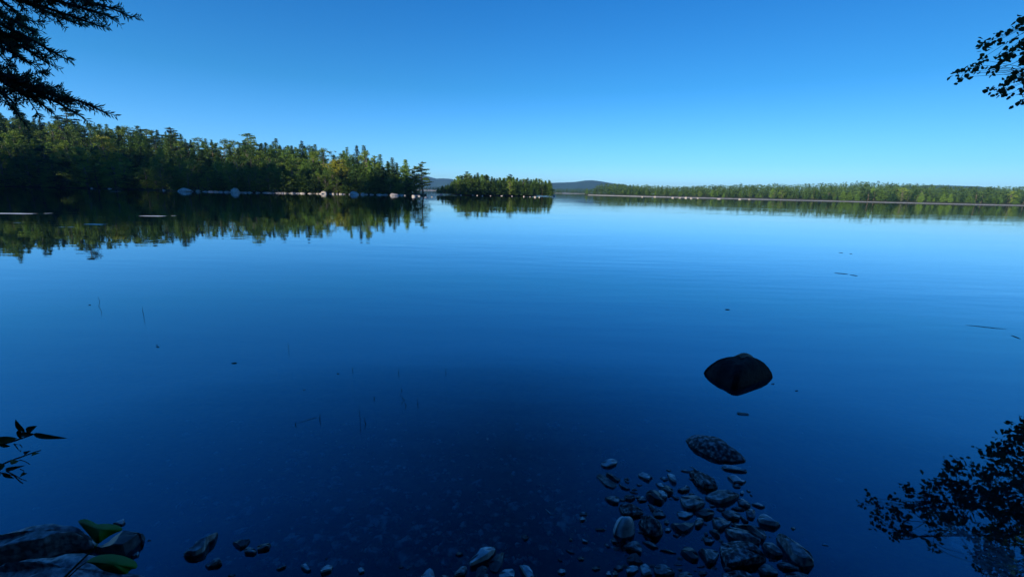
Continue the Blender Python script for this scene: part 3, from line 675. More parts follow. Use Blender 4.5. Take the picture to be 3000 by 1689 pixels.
# hand-described stones: polygon, height, material, label, options
NEAR = [
 (z2([(402, 372), (480, 330), (620, 268), (760, 202), (850, 192), (950, 225), (1050, 300), (1110, 370), (1158, 440), (1100, 465), (980, 505), (860, 545), (760, 574), (680, 565), (600, 515), (500, 470), (430, 420)]), .24, 'black', 'large black pointed-oval boulder alone in open water with its dark reflection', dict(round_=True, n_=44, ex=2.8, rough=1.0, shift=(.26, .30))),
 (z2([(210, 1110), (240, 1065), (340, 1060), (480, 1085), (600, 1110), (680, 1160), (740, 1230), (860, 1300), (855, 1355), (700, 1360), (560, 1345), (400, 1270), (250, 1190)]), .09, 'rock2', 'long mottled grey boulder between the black boulder and the stone pile', dict(round_=True, n_=44, ex=3.0, shift=(-.15, .25))),
 (z1([(1475, 1040), (1500, 990), (1600, 975), (1750, 1010), (1840, 1060), (1920, 1150), (1900, 1190), (1700, 1220), (1540, 1235), (1490, 1130)]), .075, 'rock2', 'big flat-topped square slab at the lower right of the stone pile', dict(n_=40, top=.06, dome=.05, rough=.7)),
 (z1([(2010, 940), (2030, 902), (2080, 910), (2110, 945), (2230, 990), (2310, 1050), (2360, 1120), (2365, 1215), (2250, 1230), (2150, 1170), (2100, 1090), (2030, 1000)]), .085, 'rock', 'long slanting grey stone, rightmost of the stone pile', dict(n_=40, dome=.2)),
 (z1([(470, 850), (500, 790), (570, 742), (620, 755), (675, 820), (675, 920), (640, 950), (550, 965), (480, 920)]), .14, 'pale', 'round pale-topped egg-like stone at the left of the stone pile', dict(round_=True, rough=.5)),
 (z1([(710, 790), (760, 735), (830, 740), (890, 790), (945, 870), (940, 930), (880, 950), (810, 935), (760, 880), (725, 840)]), .10, 'rock2', 'dark rounded stone right of the pale egg-like stone', dict(round_=True)),
 (z1([(1185, 330), (1240, 310), (1380, 360), (1430, 385), (1460, 480), (1400, 495), (1330, 490), (1270, 450), (1220, 380)]), .05, 'rock2', 'dark wedge-shaped speckled rock at the top of the stone pile', dict(dome=.3)),
 (z1([(1335, 570), (1380, 510), (1450, 492), (1560, 497), (1640, 530), (1670, 555), (1600, 600), (1480, 640), (1400, 610)]), .07, 'rock', 'wide dark slab just below the wedge-shaped rock', dict(top=.08, dome=.05)),
 (z1([(1100, 580), (1130, 548), (1230, 545), (1300, 570), (1340, 610), (1340, 640), (1250, 690), (1160, 680), (1115, 630)]), .07, 'rock', 'blocky grey stone with pale top left of the wide dark slab', dict(top=.1)),
 (z1([(1520, 870), (1560, 840), (1640, 850), (1780, 910), (1870, 970), (1860, 1010), (1760, 1020), (1640, 980), (1550, 930)]), .07, 'rock', 'long greenish grey stone lying against the big square slab', dict(dome=.3)),
 (z1([(1580, 820), (1700, 810), (1840, 830), (1905, 870), (1920, 940), (1890, 980), (1800, 920), (1680, 850)]), .07, 'rock', 'elongated grey stone behind the greenish grey stone', dict(dome=.2)),
 (z1([(1830, 770), (1860, 720), (1910, 725), (1980, 770), (2055, 830), (2000, 850), (1900, 830), (1850, 810)]), .045, 'pale', 'pale pointed stone on the right flank of the stone pile', dict(dome=.3)),
 (z1([(1870, 1030), (1900, 985), (1980, 1010), (2060, 1070), (2075, 1120), (2000, 1130), (1920, 1080)]), .05, 'rock', 'grey stone between the big square slab and the rightmost slanting stone', {}),
 (z1([(1275, 1070), (1340, 1055), (1420, 1045), (1470, 1080), (1460, 1140), (1420, 1200), (1360, 1190), (1330, 1120)]), .065, 'rock', 'stone with a pale flat top touching the left side of the square slab', dict(top=.08)),
 (z1([(1105, 1080), (1140, 1040), (1200, 1035), (1260, 1080), (1285, 1130), (1270, 1170), (1210, 1165), (1150, 1120)]), .03, 'wet', 'dark oval stone standing alone left of the square slab', {}),
 (z1([(525, 660), (550, 620), (640, 622), (720, 660), (760, 700), (750, 735), (640, 750), (570, 735), (540, 700)]), .05, 'rock2', 'dark wide stone just above the pale egg-like stone', dict(dome=.3)),
 (z1([(775, 540), (800, 500), (860, 495), (900, 500), (920, 560), (960, 600), (930, 625), (860, 610), (800, 570)]), .05, 'wet', 'dark rounded stone with a split face in the upper left of the pile', {}),
 (z1([(705, 350), (740, 328), (790, 345), (843, 385), (820, 390), (815, 415), (760, 395), (712, 370)]), .035, 'pale', 'pale teardrop stone above the upper left of the pile', {}),
 (z1([(355, 250), (400, 215), (480, 200), (515, 230), (500, 260), (410, 290), (365, 278)]), .045, 'pale', 'pale-topped oblong stone alone at the upper left of the stone pile', dict(top=.1)),
 (z1([(310, 365), (345, 345), (420, 385), (500, 440), (510, 460), (470, 487), (400, 460), (340, 400)]), .012, 'rock', 'flat barely emerging stone below the pale-topped oblong stone', {}),
 (z1([(400, 335), (440, 330), (500, 360), (540, 400), (520, 425), (470, 400), (405, 360)]), .035, 'wet', 'black slanting stone behind the barely emerging flat stone', {}),
 (z1([(1488, 285), (1510, 255), (1640, 275), (1740, 320), (1735, 335), (1600, 318), (1510, 305)]), .022, 'pale', 'thin pale flat stone right beneath the mottled boulder', {}),
 (z1([(1548, 375), (1580, 350), (1640, 355), (1690, 390), (1728, 415), (1700, 437), (1610, 435), (1580, 400)]), .035, 'pale', 'pale lumpy stone below the thin flat stone', {}),
 (z1([(1010, 820), (1060, 805), (1110, 800), (1150, 815), (1240, 800), (1230, 850), (1180, 890), (1130, 912), (1070, 880)]), .04, 'wet', 'black three-cornered rock in the middle of the pile', dict(dome=.1)),
 (z1([(1240, 710), (1290, 672), (1370, 668), (1430, 700), (1420, 745), (1350, 770), (1290, 755)]), .03, 'wet', 'dark rounded stone at the centre of the pile', {}),
 (z1([(1725, 700), (1760, 672), (1810, 690), (1812, 740), (1790, 778), (1740, 760)]), .07, 'rock', 'upright square block on the right flank of the pile', dict(top=.07)),
 (z1([(850, 1240), (880, 1195), (960, 1200), (1040, 1250), (1060, 1290), (960, 1317), (870, 1300)]), .06, 'rock', 'pale-edged stone at the bottom edge left of the square slab', {}),
 (z1([(1500, 1275), (1600, 1250), (1720, 1250), (1780, 1290), (1830, 1345), (1500, 1350)]), .06, 'rock2', 'rough dark rock cut by the bottom edge under the square slab', {}),
 (z1([(1830, 1245), (1890, 1190), (1960, 1200), (2020, 1240), (2030, 1300), (1900, 1310)]), .05, 'rock', 'dark stone at the lower right corner of the square slab', {}),
 (z1([(2010, 1200), (2050, 1175), (2150, 1180), (2230, 1230), (2220, 1260), (2080, 1245)]), .04, 'rock', 'low stone under the rightmost slanting stone', {}),
 (z1([(2090, 1290), (2200, 1265), (2300, 1290), (2350, 1335), (2100, 1345)]), .035, 'rock', 'low stone at the bottom edge right of the pile', {}),
 (z3([(965, 850), (1050, 770), (1100, 700), (1180, 650), (1230, 645), (1300, 685), (1275, 745), (1200, 820), (1100, 860), (980, 910)]), .075, 'pale', 'ridged bluish stone leaning to the right at the bottom middle', dict(dome=.2, n_=36)),
 (z3([(1200, 860), (1260, 780), (1300, 730), (1400, 720), (1390, 800), (1370, 900), (1310, 980), (1230, 960)]), .02, 'wet', 'dull dark stone right behind the ridged bluish stone', {}),
 (z3([(350, 1026), (420, 940), (470, 912), (510, 940), (535, 1026), (530, 1070), (360, 1070)]), .07, 'pale', 'rounded pale stone at the bottom edge left of the ridged bluish stone', {}),
 (z3([(760, 1040), (790, 950), (860, 890), (930, 885), (940, 930), (900, 1010)]), .05, 'rock', 'dark stone with a light rim just left of the ridged bluish stone', {}),
 (z3([(1050, 1040), (1060, 900), (1100, 880), (1180, 880), (1200, 940), (1150, 1040)]), .02, 'wet', 'dark stone directly below the ridged bluish stone', {}),
 (z3([(1330, 1000), (1410, 935), (1510, 922), (1540, 970), (1530, 1050), (1350, 1060)]), .06, 'pale', 'pale bluish stone at the bottom edge right of the ridged stone', {}),
 (z3([(1590, 890), (1640, 870), (1720, 890), (1760, 950), (1785, 1050), (1700, 1070), (1640, 980)]), .06, 'pale', 'curved pale stone with a sharp crest at the bottom edge', {}),
 (z3([(2070, 950), (2110, 920), (2170, 930), (2178, 970), (2130, 995), (2080, 980)]), .025, 'pale', 'small pale angular stone at the bottom right of the curved crest stone', {}),
 (z4([(470, 500), (540, 430), (575, 370), (580, 335), (680, 295), (760, 265), (825, 265), (800, 320), (720, 390), (680, 480), (600, 518), (480, 520)]), .055, 'rock', 'long knobbly grey stone lying diagonally at the lower left', dict(dome=.3, n_=40)),
 (z4([(965, 380), (1010, 350), (1140, 335), (1145, 350), (1100, 410), (1045, 435), (990, 400)]), .04, 'wet', 'black stone with light rim, leftmost of three right of the knobbly stone', {}),
 (z4([(1080, 455), (1120, 410), (1150, 430), (1215, 465), (1180, 490), (1090, 485)]), .03, 'rock', 'low curved stone, middle of three right of the knobbly stone', {}),
 (z4([(1210, 425), (1240, 400), (1320, 375), (1357, 395), (1330, 435), (1220, 465)]), .045, 'wet', 'black blocky stone, rightmost of three right of the knobbly stone', {}),
 (z4([(690, 605), (740, 560), (830, 520), (860, 565), (860, 585), (720, 632)]), .045, 'rock', 'oblong stone just below the long knobbly stone', {}),
 (z4([(1405, 640), (1430, 600), (1510, 598), (1500, 620), (1430, 650)]), .02, 'rock', 'thin arched stone near the bottom, first of the row right of the oblong stone', {}),
 (z4([(1650, 605), (1700, 578), (1730, 620), (1760, 655), (1720, 665), (1660, 630)]), .025, 'pale', 'grey heart-shaped stone near the bottom, second of the row', {}),
 (z4([(1845, 655), (1870, 615), (1930, 592), (1978, 608), (1960, 660), (1860, 690)]), .03, 'pale', 'bright rough stone near the bottom, third of the row', {}),
 (z4([(2220, 640), (2250, 618), (2295, 640), (2290, 670), (2245, 688)]), .02, 'pale', 'small square pale stone near the bottom, fourth of the row', {}),
 (z8([(890, 1030), (930, 1005), (980, 990), (975, 1008), (992, 1020), (960, 1045), (920, 1040)]), .03, 'pale', 'small pale-edged stone behind the two boulders at the bottom left', {}),
 (z8([(1030, 1290), (1090, 1250), (1100, 1270), (1060, 1295)]), .02, 'rock', 'small stone right of the tapering dark boulder at the bottom left', {}),
]
for i, (pl, h_, mt, lb, kw) in enumerate(NEAR):
    rock(pl, h_, i+1, M[mt], lb, 'stones standing out of the shallow water', **kw)
# big boulders of the bank at the lower left
rock(z8([(-90, 1130), (60, 1070), (250, 1045), (430, 1030), (620, 1040), (700, 1100), (765, 1170), (745, 1230), (640, 1250), (480, 1270), (380, 1310), (200, 1330), (-90, 1380)]), .20, 61, M['rock'], 'large long boulder with creased pale top at the bottom left, behind the green leaves', None, dome=.12, n_=60, name='boulder', cat='boulder', rough=1.3)
rock(z8([(740, 1240), (800, 1180), (880, 1120), (980, 1080), (1080, 1085), (1145, 1130), (1060, 1220), (980, 1280), (880, 1290)]), .14, 62, M['wet'], 'dark tapering boulder right of the long creased boulder, behind the heart-shaped leaf', None, dome=.1, n_=44, name='boulder', cat='boulder')
rock(z8([(-90, 1370), (200, 1320), (420, 1300), (560, 1265), (700, 1270), (830, 1290), (1000, 1380), (1090, 1380), (1180, 1460), (1200, 1620), (-90, 1700)]), .26, 63, M['rock'], 'nearest boulder in the bottom left corner under the stem of the green leaves', None, dome=.1, n_=60, name='boulder', cat='boulder', rough=1.2)
# smaller stones, described by their neighbours
SMALL = [z1(q) for q in (
 [(575, 395), (600, 398), (622, 420), (610, 435), (585, 420)], [(525, 440), (560, 450), (635, 490), (600, 495), (550, 475)], [(688, 445), (710, 436), (750, 450), (720, 462)],
 [(910, 380), (950, 370), (990, 390), (990, 405), (950, 412)], [(980, 345), (1010, 340), (1055, 375), (1073, 440), (1040, 430), (1000, 395)], [(1105, 315), (1150, 300), (1200, 325), (1180, 335)], [(970, 308), (990, 303), (1020, 318), (1000, 322)],
 [(1595, 455), (1640, 437), (1680, 460), (1670, 480), (1620, 475)], [(1680, 500), (1710, 510), (1700, 545), (1665, 540)], [(1725, 500), (1745, 495), (1770, 515), (1750, 522)], [(1758, 535), (1775, 540), (1790, 553), (1775, 558)],
 [(870, 435), (920, 428), (960, 450), (950, 490), (900, 470)], [(920, 480), (980, 450), (1040, 500), (1040, 530), (1000, 545), (950, 510)], [(895, 500), (940, 495), (985, 540), (980, 580), (940, 590), (900, 540)],
 [(1075, 505), (1110, 480), (1150, 470), (1160, 448), (1200, 480), (1190, 505), (1130, 520)], [(1180, 530), (1210, 520), (1240, 540), (1200, 548)], [(390, 570), (440, 552), (520, 560), (535, 580), (520, 630), (470, 625), (420, 600)],
 [(575, 560), (600, 540), (670, 550), (685, 575), (640, 600), (590, 590)], [(695, 590), (745, 552), (795, 590), (780, 605), (720, 608)], [(1010, 545), (1060, 555), (1098, 570), (1085, 590), (1050, 580)],
 [(1640, 590), (1690, 575), (1750, 610), (1775, 650), (1740, 668), (1660, 650)], [(1775, 630), (1830, 613), (1880, 630), (1908, 660), (1870, 665), (1820, 650)], [(1580, 670), (1640, 650), (1720, 675), (1720, 690), (1640, 692)],
 [(800, 630), (850, 640), (910, 670), (945, 705), (880, 720), (840, 690)], [(845, 705), (880, 685), (930, 700), (975, 745), (930, 755), (860, 750)], [(1070, 715), (1120, 695), (1230, 705), (1225, 740), (1150, 770), (1090, 755)],
 [(1440, 680), (1480, 660), (1535, 680), (1490, 700)], [(1490, 710), (1540, 685), (1630, 695), (1680, 740), (1660, 785), (1560, 770)], [(950, 790), (975, 777), (1005, 800), (990, 825), (955, 815)],
 [(1240, 800), (1270, 755), (1320, 770), (1330, 810), (1290, 850), (1245, 850)], [(1400, 770), (1440, 750), (1540, 760), (1590, 800), (1560, 840), (1480, 880), (1430, 850)], [(2145, 852), (2170, 843), (2195, 860), (2170, 872)],
 [(745, 985), (790, 975), (860, 1000), (903, 1045), (850, 1045), (780, 1010)], [(910, 1065), (960, 1052), (1030, 1070), (1073, 1098), (1010, 1090)], [(560, 1030), (620, 985), (700, 975), (745, 1050), (740, 1100), (680, 1080), (600, 1060)],
 [(595, 1150), (620, 1100), (690, 1090), (740, 1150), (755, 1190), (700, 1200), (620, 1185)], [(475, 1235), (500, 1205), (560, 1205), (570, 1240), (520, 1260)], [(590, 1240), (630, 1208), (700, 1205), (715, 1250), (660, 1290), (600, 1290)],
 [(725, 1215), (770, 1190), (830, 1240), (838, 1300), (760, 1317), (735, 1280)], [(400, 1280), (430, 1257), (458, 1275), (450, 1310), (410, 1310)], [(465, 1270), (490, 1255), (525, 1280), (510, 1317), (470, 1317)],
 [(1080, 1300), (1110, 1270), (1180, 1265), (1225, 1300), (1215, 1335), (1090, 1335)], [(150, 715), (185, 700), (230, 715), (225, 738), (160, 738)], [(150, 770), (180, 747), (213, 755), (205, 785), (165, 795)],
 [(300, 860), (345, 853), (400, 870), (395, 882), (310, 878)], [(50, 960), (70, 948), (92, 960), (80, 977), (55, 975)], [(168, 950), (200, 950), (243, 975), (230, 998), (185, 990)], [(385, 1005), (410, 1000), (445, 1040), (410, 1035)],
 [(20, 1055), (60, 1065), (110, 1092), (90, 1096)], [(130, 1140), (170, 1122), (200, 1135), (190, 1160), (150, 1160)], [(265, 1225), (300, 1215), (350, 1215), (350, 1245), (300, 1258), (270, 1245)], [(618, 505), (650, 508), (710, 528), (680, 533)],
 [(1260, 1220), (1300, 1208), (1345, 1215), (1300, 1230)], [(1275, 1270), (1310, 1258), (1362, 1280), (1340, 1300), (1285, 1300)], [(450, 965), (480, 945), (520, 970), (500, 1000), (465, 1000)], [(950, 860), (990, 850), (1025, 870), (1000, 895), (960, 890)],
 [(1035, 925), (1065, 905), (1105, 920), (1080, 945)], [(1330, 905), (1355, 890), (1368, 930), (1340, 935)], [(1375, 880), (1430, 865), (1480, 900), (1480, 955), (1430, 930)], [(1040, 1200), (1080, 1193), (1130, 1205), (1080, 1208)],
 [(1940, 938), (1950, 935), (1958, 944), (1947, 946)], [(2440, 1012), (2470, 1010), (2505, 1022), (2470, 1022)], [(1670, 740), (1700, 745), (1755, 800), (1720, 805), (1690, 780)], [(1310, 935), (1360, 945), (1430, 975), (1400, 1005), (1340, 1000)],
 [(0, 1240), (25, 1262), (20, 1285), (0, 1290)], [(1375, 625), (1430, 630), (1440, 655), (1390, 660)])]
SMALL += [z3(q) for q in ([(790, 750), (825, 708), (893, 735), (880, 750), (830, 765)], [(1620, 510), (1665, 497), (1718, 520), (1700, 550), (1660, 570), (1635, 540)], [(1972, 570), (1985, 563), (2008, 585), (1995, 597)],
 [(2075, 800), (2100, 792), (2135, 825), (2110, 835)], [(75, 900), (120, 885), (140, 905), (90, 915)], [(165, 930), (190, 915), (210, 925), (185, 940)], [(600, 1015), (660, 995), (712, 1010), (700, 1050), (600, 1050)], [(1128, 1000), (1170, 978), (1220, 1010), (1220, 1060), (1130, 1060)])]
SMALL += [z4(q) for q in ([(915, 710), (950, 685), (1000, 690), (960, 722)], [(1898, 535), (1915, 518), (1928, 528), (1915, 542)], [(108, 355), (130, 340), (147, 345), (125, 360)], [(0, 470), (15, 458), (28, 490), (10, 515), (0, 510)])]
LMK = [(1821, 1545, 'pale egg-like stone'), (2185, 1620, 'big square slab'), (2065, 1405, 'wedge-shaped rock'), (2070, 1320, 'mottled boulder'), (1790, 1355, 'pale-topped oblong stone'), (2330, 1610, 'rightmost slanting stone'), (2125, 1455, 'wide dark slab'),
       (1905, 1545, 'dark rounded stone beside the egg-like stone'), (2020, 1640, 'dark oval stone'), (1415, 1640, 'ridged bluish stone'), (1565, 1670, 'curved crest stone'), (588, 1595, 'long knobbly stone'), (955, 1665, 'bright rough stone'),
       (2000, 1540, 'black three-cornered rock'), (1945, 1660, 'pale-edged stone at the bottom edge'), (2245, 1520, 'pale pointed stone on the right flank'), (400, 1520, 'dark tapering boulder'), (1885, 1395, 'pale teardrop stone'), (1855, 1490, 'dark wide stone above the egg-like stone'), (2060, 1510, 'dark stone at the centre of the pile'), (2150, 1410, 'pale lumpy stone'), (1920, 1455, 'split-faced dark stone')]
used = set(); rs = random.Random(3)
for i, pl in enumerate(SMALL):
    cx = sum(p[0] for p in pl)/len(pl); cy = sum(p[1] for p in pl)/len(pl); w_ = max(p[0] for p in pl)-min(p[0] for p in pl); hh = max(p[1] for p in pl)-min(p[1] for p in pl)
    mt = rs.choices(('pale', 'rock', 'wet'), (7, 3, 1) if w_ < 30 else (2, 4, 2))[0]
    sz = 'tiny' if w_ < 15 else 'small' if w_ < 30 else 'middle-sized'; tone = {'pale': 'pale', 'rock': 'grey', 'wet': 'dark wet'}[mt]; shp = 'sliver' if hh < w_*.36 else 'stone' if w_ > 20 else 'pebble'
    for (lx, ly, nm) in sorted(LMK, key=lambda q: (q[0]-cx)**2+(q[1]-cy)**2):
        dx, dy = cx-lx, cy-ly; ver = 'above' if dy < 0 else 'below'; hor = 'left of' if dx < 0 else 'right of'
        if abs(dy) < abs(dx)*.4: di = hor
        elif abs(dx) < abs(dy)*.4: di = ver
        else: di = ('up and ' if dy < 0 else 'down and ')+hor
        lb = f"{sz} {tone} {shp} {di} the {nm}".replace('middle-sized', 'medium').replace('up and ', 'above ').replace('down and ', 'below ') if len(nm) < 28 else f"{sz} {shp} {di} the {nm}"
        if (di, nm) not in used: break
    used.add((di, nm))
    hm = min(.05, .012+w_*.0010)*(.5 if shp == 'sliver' else 1)
    rock(pl, hm, 100+i, M[mt], lb, 'stones standing out of the shallow water', n_=18 if w_ < 30 else 26, name='stone', cat='stone', under=.08)

# stones under the water, and the pebbles between them
SUBL = [(1040, 1437, 46, 14), (1188, 1440, 44, 10), (1025, 1457, 26, 16), (1315, 1600, 60, 36), (1445, 1570, 48, 34), (1225, 1577, 22, 16), (1234, 1345, 12, 8), (1375, 1600, 34, 24), (860, 1630, 40, 28), (910, 1635, 44, 26), (1030, 1500, 22, 10), (965, 1510, 40, 12), (1500, 1497, 22, 10), (1560, 1508, 26, 20), (1655, 1545, 22, 18), (1712, 1540, 22, 16), (1592, 1517, 10, 10), (1583, 1529, 10, 10), (1310, 1435, 40, 20), (830, 1395, 24, 10), (1100, 1600, 40, 24), (1260, 1520, 36, 20), (1450, 1500, 44, 18), (760, 1645, 40, 24), (1005, 1560, 34, 18), (1375, 1495, 30, 16)]
rs = random.Random(11)
while len(SUBL) < 70:
    u = rs.gauss(1150, 330); v_ = rs.uniform(1330, 1685)
    if 420 < u < 1800: SUBL.append((u, v_, rs.uniform(14, 46)*(v_-1000)/600, rs.uniform(8, 22)*(v_-1000)/600))
for i, (px, py, a, b) in enumerate(SUBL):
    p = G(px, py, -.25); zb = bedz(p.x, p.y); p = G(px, py, zb+.02); s_ = (p-Vector((0, 0, CAMZ))).length/F
    vs, fs = blob(900+i, a*s_/2, b*s_*.8, min(a, b)*s_*.30, n1=12, n2=7); o = meshobj('submerged_stone', vs, fs, M['sub'], sm=False); o.location = (p.x, p.y, bedz(p.x, p.y)+.004); o.rotation_euler = (0, 0, rs.uniform(-.4, .4))
    cands = []
    for (lx, ly, nm) in sorted(LMK, key=lambda q: (q[0]-px)**2+(q[1]-py)**2)[:6]:
        dx, dy = px-lx, py-ly; di = ('above' if dy < 0 else 'below') if abs(dx) < abs(dy)*.4 else (('' if abs(dy) < abs(dx)*.3 else 'up and ' if dy < 0 else 'down and ')+('left of' if dx < 0 else 'right of'))
        dd = 'just' if dx*dx+dy*dy < 8000 else 'well' if dx*dx+dy*dy > 60000 else ''; sz = 'wide' if a > 30 else 'small'
        cands += [f"faint submerged stone {dd} {di} the {nm}".replace('  ', ' '), f"{sz} faint submerged stone {dd} {di} the {nm}".replace('  ', ' '), f"{sz} {'round' if b > a*.6 else 'flat'} submerged stone {dd} {di} the {nm}".replace('  ', ' ')]
    tag(o, uniq(*cands), 'submerged stone', 'stones lying on the lake bed')
vs = []; fs = []
for i in range(1500):
    px = rs.gauss(1250, 420); py = 1689-(rs.random()**1.3)*480
    p = G(px, py, -.2); zb = bedz(p.x, p.y); s_ = rs.uniform(.008, .040)*(2.2 if rs.random() < .15 else 1); q, f_ = blob(i, s_, s_*.8, s_*.4, n1=6, n2=4); b_ = len(vs); a = rs.random()*3
    vs += [Vector((v_.x*math.cos(a)-v_.y*math.sin(a)+p.x, v_.x*math.sin(a)+v_.y*math.cos(a)+p.y, v_.z+zb)) for v_ in q]; fs += [tuple(b_+x for x in g) for g in f_]
tag(meshobj('pebbles', vs, fs, M['sub']), 'pebbles strewn over the lake bed in the shallows', 'pebbles', None, 'stuff')

vs = []; fs = []; GP = [(2770, 1530), (2840, 1555), (2930, 1600), (3060, 1640), (3060, 1720), (2900, 1720), (2850, 1640), (2790, 1590)]
k = 0
while k < 900:
    px = rs.uniform(2740, 3080); py = rs.uniform(1500, 1740)
    ins_ = False
    for (a, b), (c, d) in zip(GP, GP[1:]+GP[:1]):
        if (b > py) != (d > py) and px < (c-a)*(py-b)/(d-b)+a: ins_ = not ins_
    if not ins_: continue
    k += 1; p = G(px, py, -.06); s_ = rs.uniform(.012, .035); q, f_ = blob(7000+k, s_, s_*.8, s_*.5, n1=6, n2=4); b_ = len(vs); zz = max(bedz(p.x, p.y), -.07)+rs.uniform(-.01, .01)
    vs += [Vector((v_.x+p.x, v_.y+p.y, v_.z+zz)) for v_ in q]; fs += [tuple(b_+x for x in g) for g in f_]
tag(meshobj('gravel_bar', vs, fs, M['gravel']), 'pale gravel under shallow water at the bottom right corner', 'gravel', None, 'stuff')

vs = []; fs = []; k = 0; PP = [(1830, 1400), (2060, 1390), (2210, 1480), (2330, 1600), (2330, 1720), (1780, 1720), (1800, 1560)]
while k < 420:
    px = rs.uniform(1780, 2330); py = rs.uniform(1390, 1720); ins_ = False
    for (a, b), (c, d) in zip(PP, PP[1:]+PP[:1]):
        if (b > py) != (d > py) and px < (c-a)*(py-b)/(d-b)+a: ins_ = not ins_
    if not ins_: continue
    k += 1; p = G(px, py, 0); s_ = rs.uniform(.008, .028); q, f_ = blob(9000+k, s_, s_*.7, s_*.4, n1=7, n2=5); b_ = len(vs); zz = rs.uniform(-.05, .002)
    vs += [Vector((v_.x+p.x, v_.y+p.y, v_.z+zz)) for v_ in q]; fs += [tuple(b_+x for x in g) for g in f_]
tag(meshobj('gravel', vs, fs, M['rock']), 'small gravel lying between the stones of the pile', 'gravel', None, 'stuff')

# ------------------------------------------------------------------ reed stems standing in the water, floating bits
STEMS = [((287, 869), (292, 882), (289, 897), 'bent'), ((417, 899), (418, 912), (421, 924), 'straight'), ((843, 1000), (846, 1022), (847, 1023), 'tall'), ((1033, 1075), (1033, 1084), (1033, 1085), 'short'), ((1169, 1078), (1168, 1092), (1168, 1093), 'short'), ((1306, 1080), (1306, 1090), (1306, 1091), 'short'),
         ((1176, 1137), (1177, 1142), (1177, 1143), 'stub'), ((1096, 1160), (1096, 1167), (1096, 1168), 'stub'), ((1172, 1156), (1183, 1170), (1184, 1171), 'bent'), ((1186, 1178), (1189, 1188), (1189, 1189), 'short'), ((1224, 1164), (1224, 1180), (1224, 1181), 'short'),
         ((938, 1212), (937, 1228), (937, 1230), 'thick'), ((1052, 1188), (1054, 1218), (1055, 1230), 'tall'), ((1067, 1222), (1070, 1238), (1071, 1240), 'thick'), ((866, 1236), (866, 1243), (866, 1244), 'stub')]
SLAB = ['thin bent reed stem, farthest of the stems at the left', 'thin straight reed stem right of the farthest bent one', 'tall thin reed stem standing alone in the middle left water', 'short reed stem, left of three in a loose row', 'short reed stem, middle of three in a loose row', 'short reed stem, right of three in a loose row',
        'tiny reed stub above the bent stem', 'tiny reed stub between the bent stem and the thick stems', 'bent reed stem with a pale upper end in the middle left water', 'short dark reed stem just below the bent pale one', 'short reed stem right of the bent pale one',
        'thick dark reed stem with a twig leaning on it', 'tall dark reed stem, left of a close pair', 'thick dark reed stem, right of a close pair', 'tiny reed stub at the end of the leaning twig']
for (a, b, c, kd), lb in zip(STEMS, SLAB):
    base = G(*c); r_ = {'thick': .0042, 'tall': .0026, 'stub': .004}.get(kd, .0035)
    if base.y > 8: r_ = .0035
    top = D(a[0], a[1], base.y); mid = D(b[0], b[1], base.y); mid.z = max(mid.z, .01)
    vs = []; fs = []; down = Vector((base.x, base.y+.01, max(-.6, bedz(base.x, base.y))))
    loc = Vector((base.x, base.y, 0))
    tube(vs, fs, [down-loc, Vector((0, 0, 0)), mid.lerp(base, .4)-loc+Vector((.002, 0, 0)), mid-loc, top-loc], [r_, r_, r_*.9, r_*.9, r_*.4], 5)
    o = meshobj('reed_stem', vs, fs, M['reed'], sm=True); o.location = loc; tag(o, lb, 'reed stem', 'reed stems standing out of the water')
def stick(p0, p1, rad, label, mat='twig', z=.004, name='floating_twig', cat='twig'):
    a = G(*p0); b = G(*p1); m_ = (a+b)/2; vs = []; fs = []
    w1 = Vector((rs.uniform(-1, 1), rs.uniform(-1, 1), 0))*(a-b).length*.03
    tube(vs, fs, [a-m_, (a-m_)*.3+w1, (b-m_)*.4-w1, b-m_], [rad*.5, rad, rad, rad*.4], 5); o = meshobj(name, vs, fs, M[mat]); o.location = (m_.x, m_.y, z); return tag(o, label, cat)
stick((2445, 799), (2484, 803), .008, 'dark floating stick, left one of two on the open water at the right')
stick((2490, 805), (2513, 808), .008, 'dark floating stick, right one of two on the open water at the right')
stick((2830, 952), (2948, 964), .0035, 'long thin floating stick near the right edge')
stick((2962, 982), (2990, 992), .005, 'short thin floating stick at the right edge below the long one')
stick((2458, 740), (2470, 741), .008, 'small dark drift fleck far out, left of a pair')
stick((2489, 743), (2497, 744), .008, 'small dark drift fleck far out, right of a pair')
stick((2124, 906), (2138, 907), .009, 'small dark fleck floating on the open water above the black boulder')
stick((678, 1064), (694, 1063), .007, 'small dark floating twig in the middle left water')
stick((870, 1238), (935, 1220), .0018, 'pale thin twig leaning on the thick reed stem', 'chip')
stick((1598, 1491), (1616, 1507), .004, 'thin pale twig lying in the shallows between the submerged stones', 'chip')
stick((2023, 1365), (2046, 1380), .004, 'straight twig beside the wedge-shaped rock', 'chip')
def chip(px, py, wpx, label, mat='chip', name='floating_leaf', cat='leaf', asp=.5, rot=0):
    p = G(px, py); s_ = wpx*p.y/F/2; v = [(0, 0, .006)]
    for i in range(9):
        a = i*2*math.pi/9; v.append((math.cos(a)*s_*rs.uniform(.8, 1.1), math.sin(a)*s_*asp*rs.uniform(.8, 1.1)*2, .003+.004*math.cos(2*a)))
    v += [(x*.9, y*.9, -.003) for x, y, z in v[1:]]
    fs = [(0, 1+i, 1+(i+1) % 9) for i in range(9)]+[(1+i, 10+i, 10+(i+1) % 9, 1+(i+1) % 9) for i in range(9)]
    o = meshobj(name, v, fs, M[mat]); o.location = (p.x, p.y, .002); o.rotation_euler = (0, 0, rot); return tag(o, label, cat)
chip(1428, 1286, 7, 'small white floating fleck alone in the dark middle water', asp=1.0)
chip(2176, 1212, 36, 'dark floating leaf below the black boulder', 'wet', asp=.3, rot=-.15)
